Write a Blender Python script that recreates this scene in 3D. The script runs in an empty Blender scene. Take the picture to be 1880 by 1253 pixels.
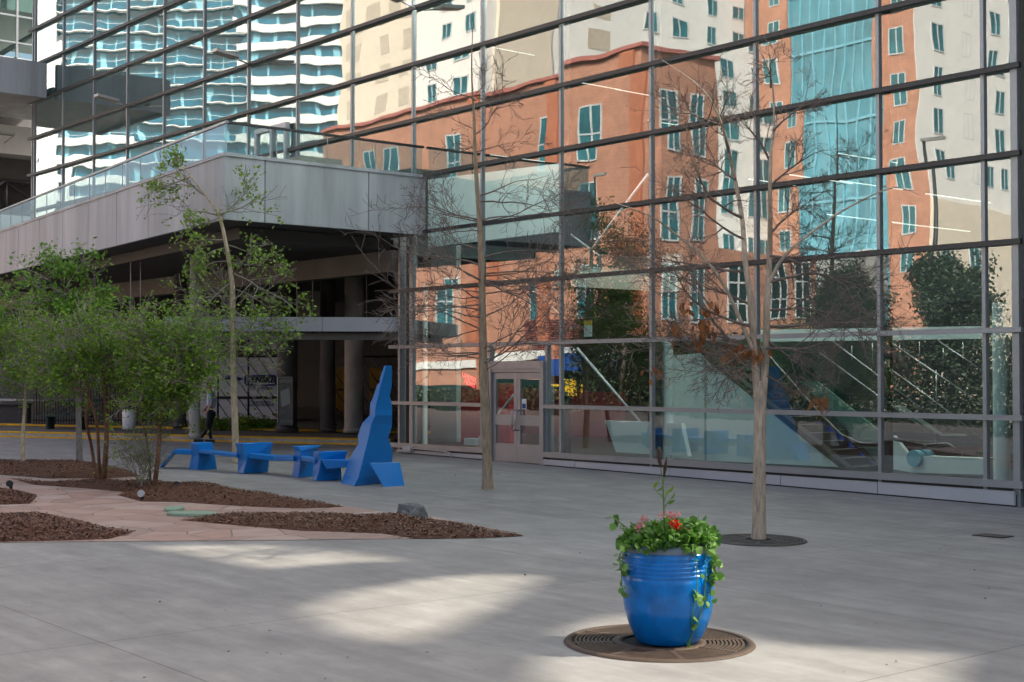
import bpy, bmesh, math, random
from mathutils import Vector as V, Matrix, noise
R_ = math.radians
random.seed(7)
sc = bpy.context.scene
COL = sc.collection
# ------------------------------------------------------------------ camera (50 mm) and pixel -> place helpers
FPX, PCX, PCY = 2600.0, 940.0, 626.5
PITCH, YAW = R_(1.438), R_(50.254)
CAM = V((15.2725, -21.2818, 2.118))
FW = V((-math.sin(YAW)*math.cos(PITCH), math.cos(YAW)*math.cos(PITCH), math.sin(PITCH)))
RT = V((math.cos(YAW), math.sin(YAW), 0)); UP = RT.cross(FW)
G0, G1 = .01, -.0095
def gz(x): return G0 + G1*max(-60, min(40, x))
def ray(x, y): return FW + RT*((x-PCX)/FPX) - UP*((y-PCY)/FPX)
def G(x, y, h=0.0):
    d = ray(x, y); t = (G0+h+G1*CAM.x-CAM.z)/(d.z-G1*d.x); return CAM+d*t
def onx(x, y, X): d = ray(x, y); return CAM+d*((X-CAM.x)/d.x)
def ony(x, y, Y): d = ray(x, y); return CAM+d*((Y-CAM.y)/d.y)
def pz(x, y, Z): return CAM+ray(x, y)*Z
def depth(p): return (V(p)-CAM).dot(FW)
def flip(p): return V((p[0], -p[1], p[2]))
def mx(x, y, X): return flip(onx(x, y, X))      # place seen in the hall's glass (mirror plane y = 0)
def my(x, y, Y): return flip(ony(x, y, -Y))

# ------------------------------------------------------------------ materials
def _nt(name):
    m = bpy.data.materials.new(name); m.use_nodes = True
    return m, m.node_tree, m.node_tree.nodes['Principled BSDF']
def mat(name, col, rough=.6, metal=0, var=.12, scale=3., bump=0., bscale=40., coat=0., spec=.5, stretch=None, dirt=0.):
    m, nt, b = _nt(name); N, L = nt.nodes, nt.links
    b.inputs['Roughness'].default_value = rough; b.inputs['Metallic'].default_value = metal
    b.inputs['Coat Weight'].default_value = coat; b.inputs['Coat Roughness'].default_value = .35 if name == 'sculpture_blue' else .08; b.inputs['Specular IOR Level'].default_value = spec
    tc = N.new('ShaderNodeTexCoord'); mp = N.new('ShaderNodeMapping')
    L.new(tc.outputs['Object'], mp.inputs['Vector'])
    if stretch: mp.inputs['Scale'].default_value = stretch
    nz = N.new('ShaderNodeTexNoise'); nz.inputs['Scale'].default_value = scale; nz.inputs['Detail'].default_value = 6
    nz.inputs['Roughness'].default_value = .65
    L.new(mp.outputs['Vector'], nz.inputs['Vector'])
    cr = N.new('ShaderNodeValToRGB')
    cr.color_ramp.elements[0].position = .3; cr.color_ramp.elements[1].position = .7
    cr.color_ramp.elements[0].color = [c*(1-var) for c in col]+[1]
    cr.color_ramp.elements[1].color = [min(1, c*(1+var)) for c in col]+[1]
    L.new(nz.outputs['Fac'], cr.inputs['Fac'])
    out = cr.outputs['Color']
    if dirt:
        n3 = N.new('ShaderNodeTexNoise'); n3.inputs['Scale'].default_value = scale*.21; n3.inputs['Detail'].default_value = 8
        n3.inputs['Roughness'].default_value = .7
        L.new(mp.outputs['Vector'], n3.inputs['Vector'])
        r3 = N.new('ShaderNodeMapRange'); r3.inputs['From Min'].default_value = .42; r3.inputs['From Max'].default_value = .72
        r3.inputs['To Min'].default_value = 1.; r3.inputs['To Max'].default_value = 1-dirt
        L.new(n3.outputs['Fac'], r3.inputs['Value'])
        mm = N.new('ShaderNodeMix'); mm.data_type = 'RGBA'; mm.blend_type = 'MULTIPLY'; mm.inputs[0].default_value = 1
        L.new(out, mm.inputs[6]); L.new(r3.outputs['Result'], mm.inputs[7]); out = mm.outputs[2]
    L.new(out, b.inputs['Base Color'])
    if bump:
        n2 = N.new('ShaderNodeTexNoise'); n2.inputs['Scale'].default_value = bscale; n2.inputs['Detail'].default_value = 4
        L.new(mp.outputs['Vector'], n2.inputs['Vector'])
        bp = N.new('ShaderNodeBump'); bp.inputs['Strength'].default_value = .6; bp.inputs['Distance'].default_value = bump
        L.new(n2.outputs['Fac'], bp.inputs['Height']); L.new(bp.outputs['Normal'], b.inputs['Normal'])
    return m
def leafmat(name, c1, c2, trans=.35):
    m, nt, b = _nt(name); N, L = nt.nodes, nt.links
    g = N.new('ShaderNodeNewGeometry'); cr = N.new('ShaderNodeValToRGB')
    cr.color_ramp.elements[0].color = list(c1)+[1]; cr.color_ramp.elements[1].color = list(c2)+[1]
    L.new(g.outputs['Random Per Island'], cr.inputs['Fac']); L.new(cr.outputs['Color'], b.inputs['Base Color'])
    b.inputs['Roughness'].default_value = .5
    t = N.new('ShaderNodeBsdfTranslucent'); L.new(cr.outputs['Color'], t.inputs['Color'])
    mx_ = N.new('ShaderNodeMixShader'); mx_.inputs[0].default_value = trans
    L.new(b.outputs[0], mx_.inputs[1]); L.new(t.outputs[0], mx_.inputs[2])
    L.new(mx_.outputs[0], N['Material Output'].inputs['Surface'])
    return m
def emis(name, col, s):
    m, nt, b = _nt(name)
    b.inputs['Base Color'].default_value = list(col)+[1]; b.inputs['Emission Color'].default_value = list(col)+[1]
    b.inputs['Emission Strength'].default_value = s
    return m
def glass(name, refl, tint, wave=.0, gl=(1, 1, 1), wscale=.55):
    m = bpy.data.materials.new(name); m.use_nodes = True; nt = m.node_tree; N, L = nt.nodes, nt.links
    N.remove(N['Principled BSDF'])
    tr = N.new('ShaderNodeBsdfTransparent'); tr.inputs['Color'].default_value = list(tint)+[1]
    gs = N.new('ShaderNodeBsdfGlossy'); gs.inputs['Roughness'].default_value = 0.0; gs.inputs['Color'].default_value = list(gl)+[1]
    lw = N.new('ShaderNodeLayerWeight'); lw.inputs['Blend'].default_value = .5; fr = N.new('ShaderNodeMath'); fr.operation = 'POWER'; fr.inputs[1].default_value = 4.0; L.new(lw.outputs['Facing'], fr.inputs[0])
    mr = N.new('ShaderNodeMapRange'); mr.inputs['To Min'].default_value = refl; mr.inputs['To Max'].default_value = 1
    L.new(fr.outputs[0], mr.inputs['Value'])
    mixs = N.new('ShaderNodeMixShader')
    L.new(mr.outputs['Result'], mixs.inputs[0]); L.new(tr.outputs[0], mixs.inputs[1]); L.new(gs.outputs[0], mixs.inputs[2])
    L.new(mixs.outputs[0], N['Material Output'].inputs['Surface'])
    if wave:
        tc = N.new('ShaderNodeTexCoord'); oi = N.new('ShaderNodeObjectInfo')
        nz = N.new('ShaderNodeTexNoise'); nz.noise_dimensions = '4D'; nz.inputs['Scale'].default_value = wscale
        nz.inputs['Detail'].default_value = 1.2; nz.inputs['Roughness'].default_value = .35
        ml = N.new('ShaderNodeMath'); ml.operation = 'MULTIPLY'; ml.inputs[1].default_value = 90
        L.new(oi.outputs['Random'], ml.inputs[0]); L.new(ml.outputs[0], nz.inputs['W'])
        L.new(tc.outputs['Object'], nz.inputs['Vector'])
        bp = N.new('ShaderNodeBump'); bp.inputs['Strength'].default_value = 1; bp.inputs['Distance'].default_value = wave
        L.new(nz.outputs['Fac'], bp.inputs['Height']); L.new(bp.outputs['Normal'], gs.inputs['Normal'])
    return m
def brick(name, c1, c2, mortar, sx, sy, off=.5, msize=.012, rough=.8, rot=0, bump=.003, axis='XY', loc=(0, 0, 0)):
    m, nt, b = _nt(name); N, L = nt.nodes, nt.links
    tc = N.new('ShaderNodeTexCoord'); mp = N.new('ShaderNodeMapping'); mp.inputs['Rotation'].default_value[2] = rot; mp.inputs['Location'].default_value = loc
    if axis != 'XY':
        sp = N.new('ShaderNodeSeparateXYZ'); cb = N.new('ShaderNodeCombineXYZ'); L.new(tc.outputs['Object'], sp.inputs[0])
        ad = N.new('ShaderNodeMath'); L.new(sp.outputs[0], ad.inputs[0]); L.new(sp.outputs[1], ad.inputs[1])
        L.new(ad.outputs[0], cb.inputs[0]); L.new(sp.outputs[2], cb.inputs[1]); L.new(cb.outputs[0], mp.inputs['Vector'])
    else: L.new(tc.outputs['Object'], mp.inputs['Vector'])
    bt = N.new('ShaderNodeTexBrick'); bt.inputs['Scale'].default_value = 1; bt.offset = off
    bt.inputs['Brick Width'].default_value = sx; bt.inputs['Row Height'].default_value = sy; bt.inputs['Mortar Size'].default_value = msize
    bt.inputs['Color1'].default_value = list(c1)+[1]; bt.inputs['Color2'].default_value = list(c2)+[1]; bt.inputs['Mortar'].default_value = list(mortar)+[1]
    L.new(mp.outputs[0], bt.inputs['Vector'])
    nz = N.new('ShaderNodeTexNoise'); nz.inputs['Scale'].default_value = 1.1; nz.inputs['Detail'].default_value = 9; nz.inputs['Roughness'].default_value = .72
    L.new(tc.outputs['Object'], nz.inputs['Vector'])
    mr = N.new('ShaderNodeMapRange'); mr.inputs['From Min'].default_value = .25; mr.inputs['From Max'].default_value = .75
    mr.inputs['To Min'].default_value = .72; mr.inputs['To Max'].default_value = 1.25
    L.new(nz.outputs['Fac'], mr.inputs['Value'])
    mm = N.new('ShaderNodeMix'); mm.data_type = 'RGBA'; mm.blend_type = 'MULTIPLY'; mm.inputs[0].default_value = 1
    L.new(bt.outputs['Color'], mm.inputs[6]); L.new(mr.outputs['Result'], mm.inputs[7])
    L.new(mm.outputs[2], b.inputs['Base Color']); b.inputs['Roughness'].default_value = rough
    if loc != (0, 0, 0):
        m3 = N.new('ShaderNodeMapping'); m3.inputs['Rotation'].default_value[2] = -YAW; m3.inputs['Scale'].default_value = (.35, 2.2, 1); L.new(tc.outputs['Object'], m3.inputs['Vector'])
        n4 = N.new('ShaderNodeTexNoise'); n4.inputs['Scale'].default_value = 1.6; n4.inputs['Detail'].default_value = 10; n4.inputs['Roughness'].default_value = .78; L.new(m3.outputs[0], n4.inputs['Vector'])
        r4 = N.new('ShaderNodeMapRange'); r4.inputs['From Min'].default_value = .3; r4.inputs['From Max'].default_value = .7; r4.inputs['To Min'].default_value = .72; r4.inputs['To Max'].default_value = 1.15; L.new(n4.outputs['Fac'], r4.inputs['Value'])
        n5 = N.new('ShaderNodeTexVoronoi'); n5.inputs['Scale'].default_value = 1.7; L.new(tc.outputs['Object'], n5.inputs['Vector'])
        r5 = N.new('ShaderNodeMapRange'); r5.inputs['From Min'].default_value = .018; r5.inputs['From Max'].default_value = .035; r5.inputs['To Min'].default_value = .55; L.new(n5.outputs['Distance'], r5.inputs['Value'])
        q1_ = N.new('ShaderNodeMath'); q1_.operation = 'MULTIPLY'; L.new(r4.outputs[0], q1_.inputs[0]); L.new(r5.outputs[0], q1_.inputs[1])
        mz = N.new('ShaderNodeMix'); mz.data_type = 'RGBA'; mz.blend_type = 'MULTIPLY'; mz.inputs[0].default_value = 1
        L.new(mm.outputs[2], mz.inputs[6]); L.new(q1_.outputs[0], mz.inputs[7]); L.new(mz.outputs[2], b.inputs['Base Color'])
    n2 = N.new('ShaderNodeTexNoise'); n2.inputs['Scale'].default_value = 60; n2.inputs['Detail'].default_value = 4
    L.new(tc.outputs['Object'], n2.inputs['Vector'])
    bp = N.new('ShaderNodeBump'); bp.inputs['Strength'].default_value = .5; bp.inputs['Distance'].default_value = bump
    L.new(n2.outputs['Fac'], bp.inputs['Height']); L.new(bp.outputs['Normal'], b.inputs['Normal'])
    return m
def flag(name):
    m, nt, b = _nt(name); N, L = nt.nodes, nt.links
    tc = N.new('ShaderNodeTexCoord')
    v1 = N.new('ShaderNodeTexVoronoi'); v1.inputs['Scale'].default_value = 1.5
    v2 = N.new('ShaderNodeTexVoronoi'); v2.feature = 'DISTANCE_TO_EDGE'; v2.inputs['Scale'].default_value = 1.5
    for v in (v1, v2): L.new(tc.outputs['Object'], v.inputs['Vector'])
    sp = N.new('ShaderNodeSeparateColor'); L.new(v1.outputs['Color'], sp.inputs[0])
    cr = N.new('ShaderNodeValToRGB')
    e = cr.color_ramp.elements; e[0].color = (.30, .21, .17, 1); e[1].color = (.40, .31, .26, 1); x = e.new(.5); x.color = (.36, .225, .175, 1)
    L.new(sp.outputs[0], cr.inputs[0])
    nz = N.new('ShaderNodeTexNoise'); nz.inputs['Scale'].default_value = 3; nz.inputs['Detail'].default_value = 8; L.new(tc.outputs['Object'], nz.inputs['Vector'])
    mr = N.new('ShaderNodeMapRange'); mr.inputs['To Min'].default_value = .7; mr.inputs['To Max'].default_value = 1.3; L.new(nz.outputs['Fac'], mr.inputs['Value'])
    mm = N.new('ShaderNodeMix'); mm.data_type = 'RGBA'; mm.blend_type = 'MULTIPLY'; mm.inputs[0].default_value = 1
    L.new(cr.outputs[0], mm.inputs[6]); L.new(mr.outputs['Result'], mm.inputs[7])
    lt = N.new('ShaderNodeMapRange'); lt.inputs['From Max'].default_value = .018; L.new(v2.outputs['Distance'], lt.inputs['Value'])
    m2 = N.new('ShaderNodeMix'); m2.data_type = 'RGBA'; m2.inputs[6].default_value = (.17, .13, .11, 1)
    L.new(lt.outputs['Result'], m2.inputs[0]); L.new(mm.outputs[2], m2.inputs[7]); L.new(m2.outputs[2], b.inputs['Base Color'])
    bp = N.new('ShaderNodeBump'); bp.inputs['Distance'].default_value = .01; L.new(lt.outputs['Result'], bp.inputs['Height']); L.new(bp.outputs[0], b.inputs['Normal'])
    b.inputs['Roughness'].default_value = .75
    return m

M = dict(
 plaza=brick('plaza_concrete', (.272, .262, .243), (.24, .231, .215), (.14, .13, .12), 4.7, 6.2, 0, .008, .7, R_(0), .002, 'XY', (-4.3, 16.48, 0)),
 road=mat('road_concrete', (.235, .232, .23), .7, var=.14, scale=.8, bump=.004, bscale=50, dirt=.25),
 flag=flag('pink_flagstone'), kerb=mat('kerb_concrete', (.42, .39, .33), .8, var=.15, scale=5, bump=.003, dirt=.3),
 yellow=mat('yellow_kerb_paint', (.75, .42, .015), .6, var=.2, scale=6, dirt=.3), walk=mat('walk_concrete', (.10, .092, .08), .8, var=.2, scale=2),
 mulch=mat('bark_mulch', (.08, .03, .012), .95, var=.6, scale=35, bump=.02, bscale=60), chip=leafmat('mulch_chips', (.05, .018, .007), (.22, .095, .042), 0),
 alu=mat('mullion_aluminium', (.31, .33, .345), .42, .55, var=.06), dark=mat('dark_bronze_transom', (.05, .05, .05), .45, .3, var=.1),
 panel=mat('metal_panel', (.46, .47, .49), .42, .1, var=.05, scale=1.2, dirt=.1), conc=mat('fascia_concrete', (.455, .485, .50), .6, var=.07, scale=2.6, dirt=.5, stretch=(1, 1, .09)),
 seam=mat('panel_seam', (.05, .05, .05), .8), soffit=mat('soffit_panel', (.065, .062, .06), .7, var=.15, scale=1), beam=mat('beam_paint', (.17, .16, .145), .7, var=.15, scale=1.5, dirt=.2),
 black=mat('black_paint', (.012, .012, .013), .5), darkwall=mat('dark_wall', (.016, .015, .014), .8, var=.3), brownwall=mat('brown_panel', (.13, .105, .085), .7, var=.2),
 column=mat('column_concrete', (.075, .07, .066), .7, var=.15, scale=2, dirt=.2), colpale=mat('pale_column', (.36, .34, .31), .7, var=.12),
 white=mat('white_paint', (.62, .64, .63), .5, var=.05), whitegreen=mat('interior_white', (.74, .80, .77), .6, var=.04), grayint=mat('interior_grey', (.30, .33, .32), .7, var=.06),
 litter=leafmat('litter_brown', (.06, .04, .025), (.22, .17, .11), 0), maroon=mat('lobby_maroon', (.16, .008, .016), .6), barkR=mat('bark_pale_grey', (.44, .36, .265), .9, var=.42, scale=20, bump=.03, bscale=30, stretch=(1, 1, .2)), backwall=mat('lobby_back_wall', (.10, .11, .105), .7), floor=mat('lobby_floor', (.05, .045, .043), .4, var=.2), carpet=mat('lobby_red', (.42, .012, .03), .55, var=.1), steps=mat('stair_dark', (.018, .018, .019), .6, var=.3), tread=mat('step_metal', (.10, .105, .105), .4, .4),
 steel=mat('stainless', (.36, .37, .37), .35, .7, var=.05), blueint=mat('escalator_blue', (.01, .05, .32), .4), rubber=mat('handrail_rubber', (.01, .01, .01), .35),
 strip=emis('ceiling_strip', (1, .97, .9), .28), lobbyfill=emis('lobby_fill_panel', (1, .97, .92), 38.), neon=emis('neon_red', (1, .04, .06), .75),
 blue=mat('sculpture_blue', (.001, .18, .55), .4, var=.07, scale=1.2, coat=.45, spec=.3, dirt=.15), potblue=mat('glazed_blue', (.001, .16, .50), .2, var=.28, scale=5, coat=.12, spec=.35), potrim=mat('pot_rim_glaze', (.14, .19, .25), .3, var=.25, scale=14),
 soil=mat('potting_soil', (.03, .02, .012), .95), rust=mat('rusty_iron', (.078, .05, .033), .7, .3, var=.3, scale=9, dirt=.2), iron=mat('dark_iron', (.055, .05, .047), .6, .4, var=.25, scale=9), pit=mat('grate_pit', (.01, .01, .01), .9),
 barkA=mat('bark_grey_brown', (.34, .262, .175), .9, var=.4, scale=22, bump=.03, bscale=30, stretch=(1, 1, .22)), barkB=mat('bark_pale', (.46, .38, .25), .9, var=.4, scale=18, bump=.012, bscale=40, stretch=(1, 1, .3)),
 barkC=mat('bark_rusty', (.17, .085, .042), .9, var=.4, scale=18, bump=.012, stretch=(1, 1, .3)), barkD=mat('bark_grey', (.19, .17, .15), .9, var=.35, scale=18, bump=.012, stretch=(1, 1, .3)), twig=mat('twig_brown', (.17, .135, .11), .9, var=.3, scale=9),
 twiggrey=mat('twig_grey', (.24, .21, .17), .9, var=.3, scale=9),
 leafA=leafmat('maple_leaves', (.14, .26, .03), (.30, .44, .07), .4), leafB=leafmat('dark_leaves', (.08, .19, .014), (.26, .42, .04), .45), leafC=leafmat('bright_leaves', (.11, .25, .025), (.25, .45, .07), .4),
 leafD=leafmat('evergreen_leaves', (.012, .028, .012), (.04, .07, .025), .1), leafE=leafmat('dead_leaves', (.19, .065, .018), (.36, .15, .04), .3), leafP=leafmat('pot_leaves', (.05, .15, .018), (.15, .32, .05)),
 vine=leafmat('vine_leaves', (.10, .24, .03), (.22, .42, .09)), stem=mat('green_stem', (.12, .2, .06), .6), seed=mat('seed_head', (.055, .032, .02), .95, var=.4, scale=60, bump=.01, bscale=120),
 red=mat('red_petals', (.75, .05, .012), .5), pink=leafmat('pink_petals', (.55, .10, .14), (.75, .40, .38)), rock=mat('granite', (.12, .13, .125), .85, var=.45, scale=11, bump=.05, bscale=14),
 valve=mat('valve_cover_green', (.22, .31, .22), .6, var=.1), truck=mat('truck_white', (.8, .82, .83), .45, var=.05), ink=mat('ink_black', (.01, .01, .012), .6), inkblue=mat('ink_blue', (.01, .035, .19), .6), signgrey=mat('sign_grey', (.18, .18, .18), .4, .2, var=.3, scale=6), signwhite=mat('sign_white', (.75, .75, .72), .5),
 amber=mat('amber_panel', (.7, .34, .02), .5, var=.15), green=mat('bench_green', (.012, .045, .038), .5), skin=mat('skin', (.45, .26, .18), .6), shirt=mat('pale_blue_shirt', (.35, .45, .66), .8, var=.1), trouser=mat('dark_trousers', (.012, .012, .018), .8), hair=mat('hair_dark', (.03, .02, .015), .8),
 orange=brick('orange_brick', (.50, .25, .165), (.46, .225, .145), (.36, .17, .11), .6, .2, .5, .01, .85, 0, .002, 'W'), orange2=mat('brick_pier', (.45, .16, .085), .85, var=.15, scale=2), cream=mat('cream_stucco', (.70, .62, .50), .85, var=.05, scale=.5), creamdk=mat('cream_blind', (.50, .44, .35), .85, var=.05), whitest=mat('white_stucco', (.78, .77, .73), .85, var=.04, scale=.4),
 coping=mat('red_coping', (.42, .15, .12), .6), teal=mat('teal_window', (.03, .14, .165), .08, var=.5, scale=.35, spec=.8), tealdk=mat('dark_window', (.012, .035, .035), .1, var=.4, scale=.5), frame=mat('window_frame', (.55, .58, .58), .5), atrium=mat('atrium_glass', (.11, .31, .38), .06, var=.55, scale=.25, spec=1., stretch=(1, 1, .35)), hotelglass=mat('hotel_glass', (.01, .11, .17), .08, var=.6, scale=.3, spec=.8), curtain=mat('curtain_teal', (.2, .46, .56), .5),
 greymtl=mat('grey_metal_roof', (.25, .25, .25), .5, .2), awning=mat('awning_blue', (.012, .07, .30), .7, var=.3, scale=5), banner=mat('banner_yellow', (.75, .46, .01), .6), pole=mat('lamp_pole', (.03, .035, .035), .5, .4), lampmtl=mat('lamp_head', (.42, .42, .40), .4, .4),
 planter=mat('terrace_box', (.45, .40, .30), .8, var=.05), wood=mat('amber_floor', (.25, .12, .04), .6),
)
GL = glass('curtain_glass', .215, (.78, .95, .905), .0065, (.95, 1, 1))
GLR = glass('railing_glass', .28, (.74, .88, .87), .003, (.92, 1, 1))
GLD = glass('dark_glass', .12, (.25, .32, .30), .003)
GLS = glass('light_patch_glass', .02, (.80, .78, .74))  # for the invented roof openings and the glass band of the added wing
GLI = glass('balustrade_glass', .06, (.62, .82, .78))

# ------------------------------------------------------------------ mesh builder
ORG = {}
class MB:
    def __init__(s): s.v = []; s.f = []; s.m = []; s.sm = []
    def add(s, vs, fs, m=0, sm=False):
        o = len(s.v); s.v += [V(p) for p in vs]
        for f in fs: s.f.append([i+o for i in f]); s.m.append(m); s.sm.append(sm)
    def obox(s, o, u, v, w, m=0):
        o, u, v, w = V(o), V(u), V(v), V(w)
        p = [o, o+u, o+u+v, o+v, o+w, o+u+w, o+u+v+w, o+v+w]
        f = [(0, 3, 2, 1), (4, 5, 6, 7), (0, 1, 5, 4), (1, 2, 6, 5), (2, 3, 7, 6), (3, 0, 4, 7)]
        if u.cross(v).dot(w) < 0: f = [t[::-1] for t in f]
        s.add(p, f, m)
    def box(s, a, b, m=0):
        a, b = V(a), V(b); d = b-a
        s.obox((min(a.x, b.x), min(a.y, b.y), min(a.z, b.z)), (abs(d.x), 0, 0), (0, abs(d.y), 0), (0, 0, abs(d.z)), m)
    def prism(s, poly, ext, m=0):
        poly = [V(p) for p in poly]; n = len(poly); e = V(ext)
        nr = sum(((poly[i]-poly[0]).cross(poly[(i+1) % n]-poly[0]) for i in range(n)), V())
        if nr.dot(e) > 0: poly = poly[::-1]
        s.add(poly+[p+e for p in poly], [tuple(range(n)), tuple(range(2*n-1, n-1, -1))]+[(i, i+n, (i+1) % n+n, (i+1) % n) for i in range(n)], m)
    def tube(s, pts, rad, n=6, m=0, cap=True):
        pts = [V(p) for p in pts]
        if len(pts) < 2: return
        if not hasattr(rad, '__len__'): rad = [rad]*len(pts)
        o = len(s.v); a = None
        for i, p in enumerate(pts):
            t = (pts[min(i+1, len(pts)-1)]-pts[max(i-1, 0)])
            t = t.normalized() if t.length > 1e-9 else V((0, 0, 1))
            if a is None: a = t.orthogonal().normalized()
            a = (a-t*a.dot(t)); a = a.normalized() if a.length > 1e-6 else t.orthogonal().normalized()
            b = t.cross(a)
            for k in range(n):
                q = 2*math.pi*k/n; s.v.append(p+(a*math.cos(q)+b*math.sin(q))*rad[i])
        for i in range(len(pts)-1):
            for k in range(n):
                s.f.append([o+i*n+k, o+i*n+(k+1) % n, o+(i+1)*n+(k+1) % n, o+(i+1)*n+k]); s.m.append(m); s.sm.append(n > 4)
        if cap:
            s.f.append([o+k for k in range(n)][::-1]); s.m.append(m); s.sm.append(False)
            s.f.append([o+(len(pts)-1)*n+k for k in range(n)]); s.m.append(m); s.sm.append(False)
    def lathe(s, prof, c, n=32, m=0, caps=True, sm=True):
        c = V(c); o = len(s.v)
        for r, z in prof:
            for k in range(n):
                q = 2*math.pi*k/n; s.v.append(c+V((r*math.cos(q), r*math.sin(q), z)))
        for i in range(len(prof)-1):
            for k in range(n):
                s.f.append([o+i*n+k, o+i*n+(k+1) % n, o+(i+1)*n+(k+1) % n, o+(i+1)*n+k]); s.m.append(m); s.sm.append(sm)
        if caps:
            s.f.append([o+k for k in range(n)][::-1]); s.m.append(m); s.sm.append(False)
            s.f.append([o+(len(prof)-1)*n+k for k in range(n)]); s.m.append(m); s.sm.append(False)
    def loft(s, secs, m=0):
        n = len(secs[0]); o = len(s.v)
        for q in secs: s.v += [V(p) for p in q]
        for i in range(len(secs)-1):
            for k in range(n): s.f.append([o+i*n+k, o+i*n+(k+1) % n, o+(i+1)*n+(k+1) % n, o+(i+1)*n+k]); s.m.append(m); s.sm.append(False)
        s.f.append([o+k for k in range(n)][::-1]); s.f.append([o+(len(secs)-1)*n+k for k in range(n)]); s.m += [m, m]; s.sm += [False, False]
    def leaf(s, p, size, d=None, m=0, asp=.55):
        d = d or V((random.gauss(0, 1), random.gauss(0, 1), random.gauss(0, .6)-.3))
        d = d.normalized() if d.length > 1e-6 else V((1, 0, 0))
        w = d.cross(V((random.gauss(0, 1), random.gauss(0, 1), random.gauss(0, 1)+.6)))
        w = w.normalized() if w.length > 1e-6 else d.orthogonal().normalized()
        p = V(p); h = d.cross(w)*size*.12
        a = size*asp
        s.add([p, p+d*size*.35+w*a*.5+h, p+d*size*.75+w*a*.38+h, p+d*size, p+d*size*.75-w*a*.38+h, p+d*size*.35-w*a*.5+h], [(0, 1, 2, 3), (0, 3, 4, 5)], m)
    def build(s, name, mats, parent=None, org=None, link=True):
        me = bpy.data.meshes.new(name)
        o = ORG[parent.name] if parent else V(org or (0, 0, 0))
        me.from_pydata([tuple(p-o) for p in s.v], [], s.f)
        for mm in (mats if isinstance(mats, (list, tuple)) else [mats]): me.materials.append(mm)
        me.polygons.foreach_set('material_index', s.m); me.polygons.foreach_set('use_smooth', s.sm); me.update()
        ob = bpy.data.objects.new(name, me); COL.objects.link(ob)
        if parent: ob.parent = parent
        else: ob.location = o
        ORG[ob.name] = o
        return ob
def tag(o, label=None, cat=None, group=None, kind=None):
    if label: o['label'] = label
    if cat: o['category'] = cat
    if group: o['group'] = group
    if kind: o['kind'] = kind
    return o
def empty(name, loc, label, cat, group=None):
    o = bpy.data.objects.new(name, None); COL.objects.link(o); o.location = loc; ORG[o.name] = V(loc); o.empty_display_size = .2
    return tag(o, label, cat, group)
def one(mb, name, mats, org, label, cat, group=None): return tag(mb.build(name, mats, None, org), label, cat, group)
def B1(name, mats, parent, *calls):
    m = MB()
    for c in calls: getattr(m, c[0])(*c[1:])
    return m.build(name, mats, parent)
def sheet(name, poly, z, m, sub=0):
    mb = MB(); pts = [V((p[0], p[1], gz(p[0])+z)) for p in poly]
    mb.add(pts, [tuple(range(len(pts)))]); o = mb.build(name, m); return tag(o, kind='structure')
def text(body, size, mat_, parent, origin, u, v, name='lettering', ext=.004, shear=0., align='CENTER', bold=0.):
    cu = bpy.data.curves.new('t', 'FONT'); cu.body = body; cu.size = size; cu.extrude = ext; cu.shear = shear; cu.align_x = align; cu.align_y = 'CENTER'; cu.offset = bold
    to = bpy.data.objects.new('t', cu); COL.objects.link(to); bpy.context.view_layer.update()
    me = bpy.data.meshes.new_from_object(to.evaluated_get(bpy.context.evaluated_depsgraph_get())); bpy.data.objects.remove(to); bpy.data.curves.remove(cu)
    u, v = V(u).normalized(), V(v).normalized(); w = u.cross(v); o = ORG[parent.name]
    for q in me.vertices: q.co = V(origin)-o+u*q.co.x+v*q.co.y+w*q.co.z
    me.materials.clear(); me.materials.append(mat_)
    ob = bpy.data.objects.new(name, me); COL.objects.link(ob); ob.parent = parent; ORG[ob.name] = o
    return ob

# ------------------------------------------------------------------ world, sun, camera
SUN = V((.35, .62, .70)).normalized()      # towards the sun, behind the hall
w = bpy.data.worlds.new('World'); sc.world = w; w.use_nodes = True
N, L = w.node_tree.nodes, w.node_tree.links
sky = N.new('ShaderNodeTexSky'); sky.sky_type = 'NISHITA'; sky.sun_disc = False
sky.sun_elevation = math.asin(SUN.z); sky.sun_rotation = math.atan2(SUN.x, SUN.y); sky.air_density = .8; sky.dust_density = 9; sky.ozone_density = 0.0
L.new(sky.outputs[0], N['Background'].inputs[0]); N['Background'].inputs[1].default_value = .15
sl = bpy.data.lights.new('sun', 'SUN'); sl.energy = 5.0; sl.angle = R_(.6); sl.color = (1, .965, .91)
so = bpy.data.objects.new('sun', sl); COL.objects.link(so); so.rotation_euler = (-SUN).to_track_quat('-Z', 'Y').to_euler(); so.location = (20, 40, 60)
cam = bpy.data.cameras.new('camera'); co = bpy.data.objects.new('camera', cam); COL.objects.link(co); sc.camera = co
co.location = CAM; co.rotation_euler = (math.pi/2+PITCH, 0, YAW); cam.sensor_width = 36; cam.lens = 36*FPX/1880; cam.clip_end = 3000; cam.clip_start = .1
cam.dof.use_dof = True; cam.dof.focus_distance = 28; cam.dof.aperture_fstop = 5.0
sc.view_settings.view_transform = 'Standard'; sc.view_settings.look = 'None'; sc.view_settings.exposure = 1.4; sc.view_settings.gamma = 1
sc.render.engine = 'CYCLES'; cy = sc.cycles
cy.use_denoising = True; cy.max_bounces = 12; cy.diffuse_bounces = 5; cy.glossy_bounces = 6; cy.transparent_max_bounces = 24; cy.transmission_bounces = 8
cy.sample_clamp_indirect = 6; cy.caustics_reflective = False; cy.caustics_refractive = False

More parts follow.
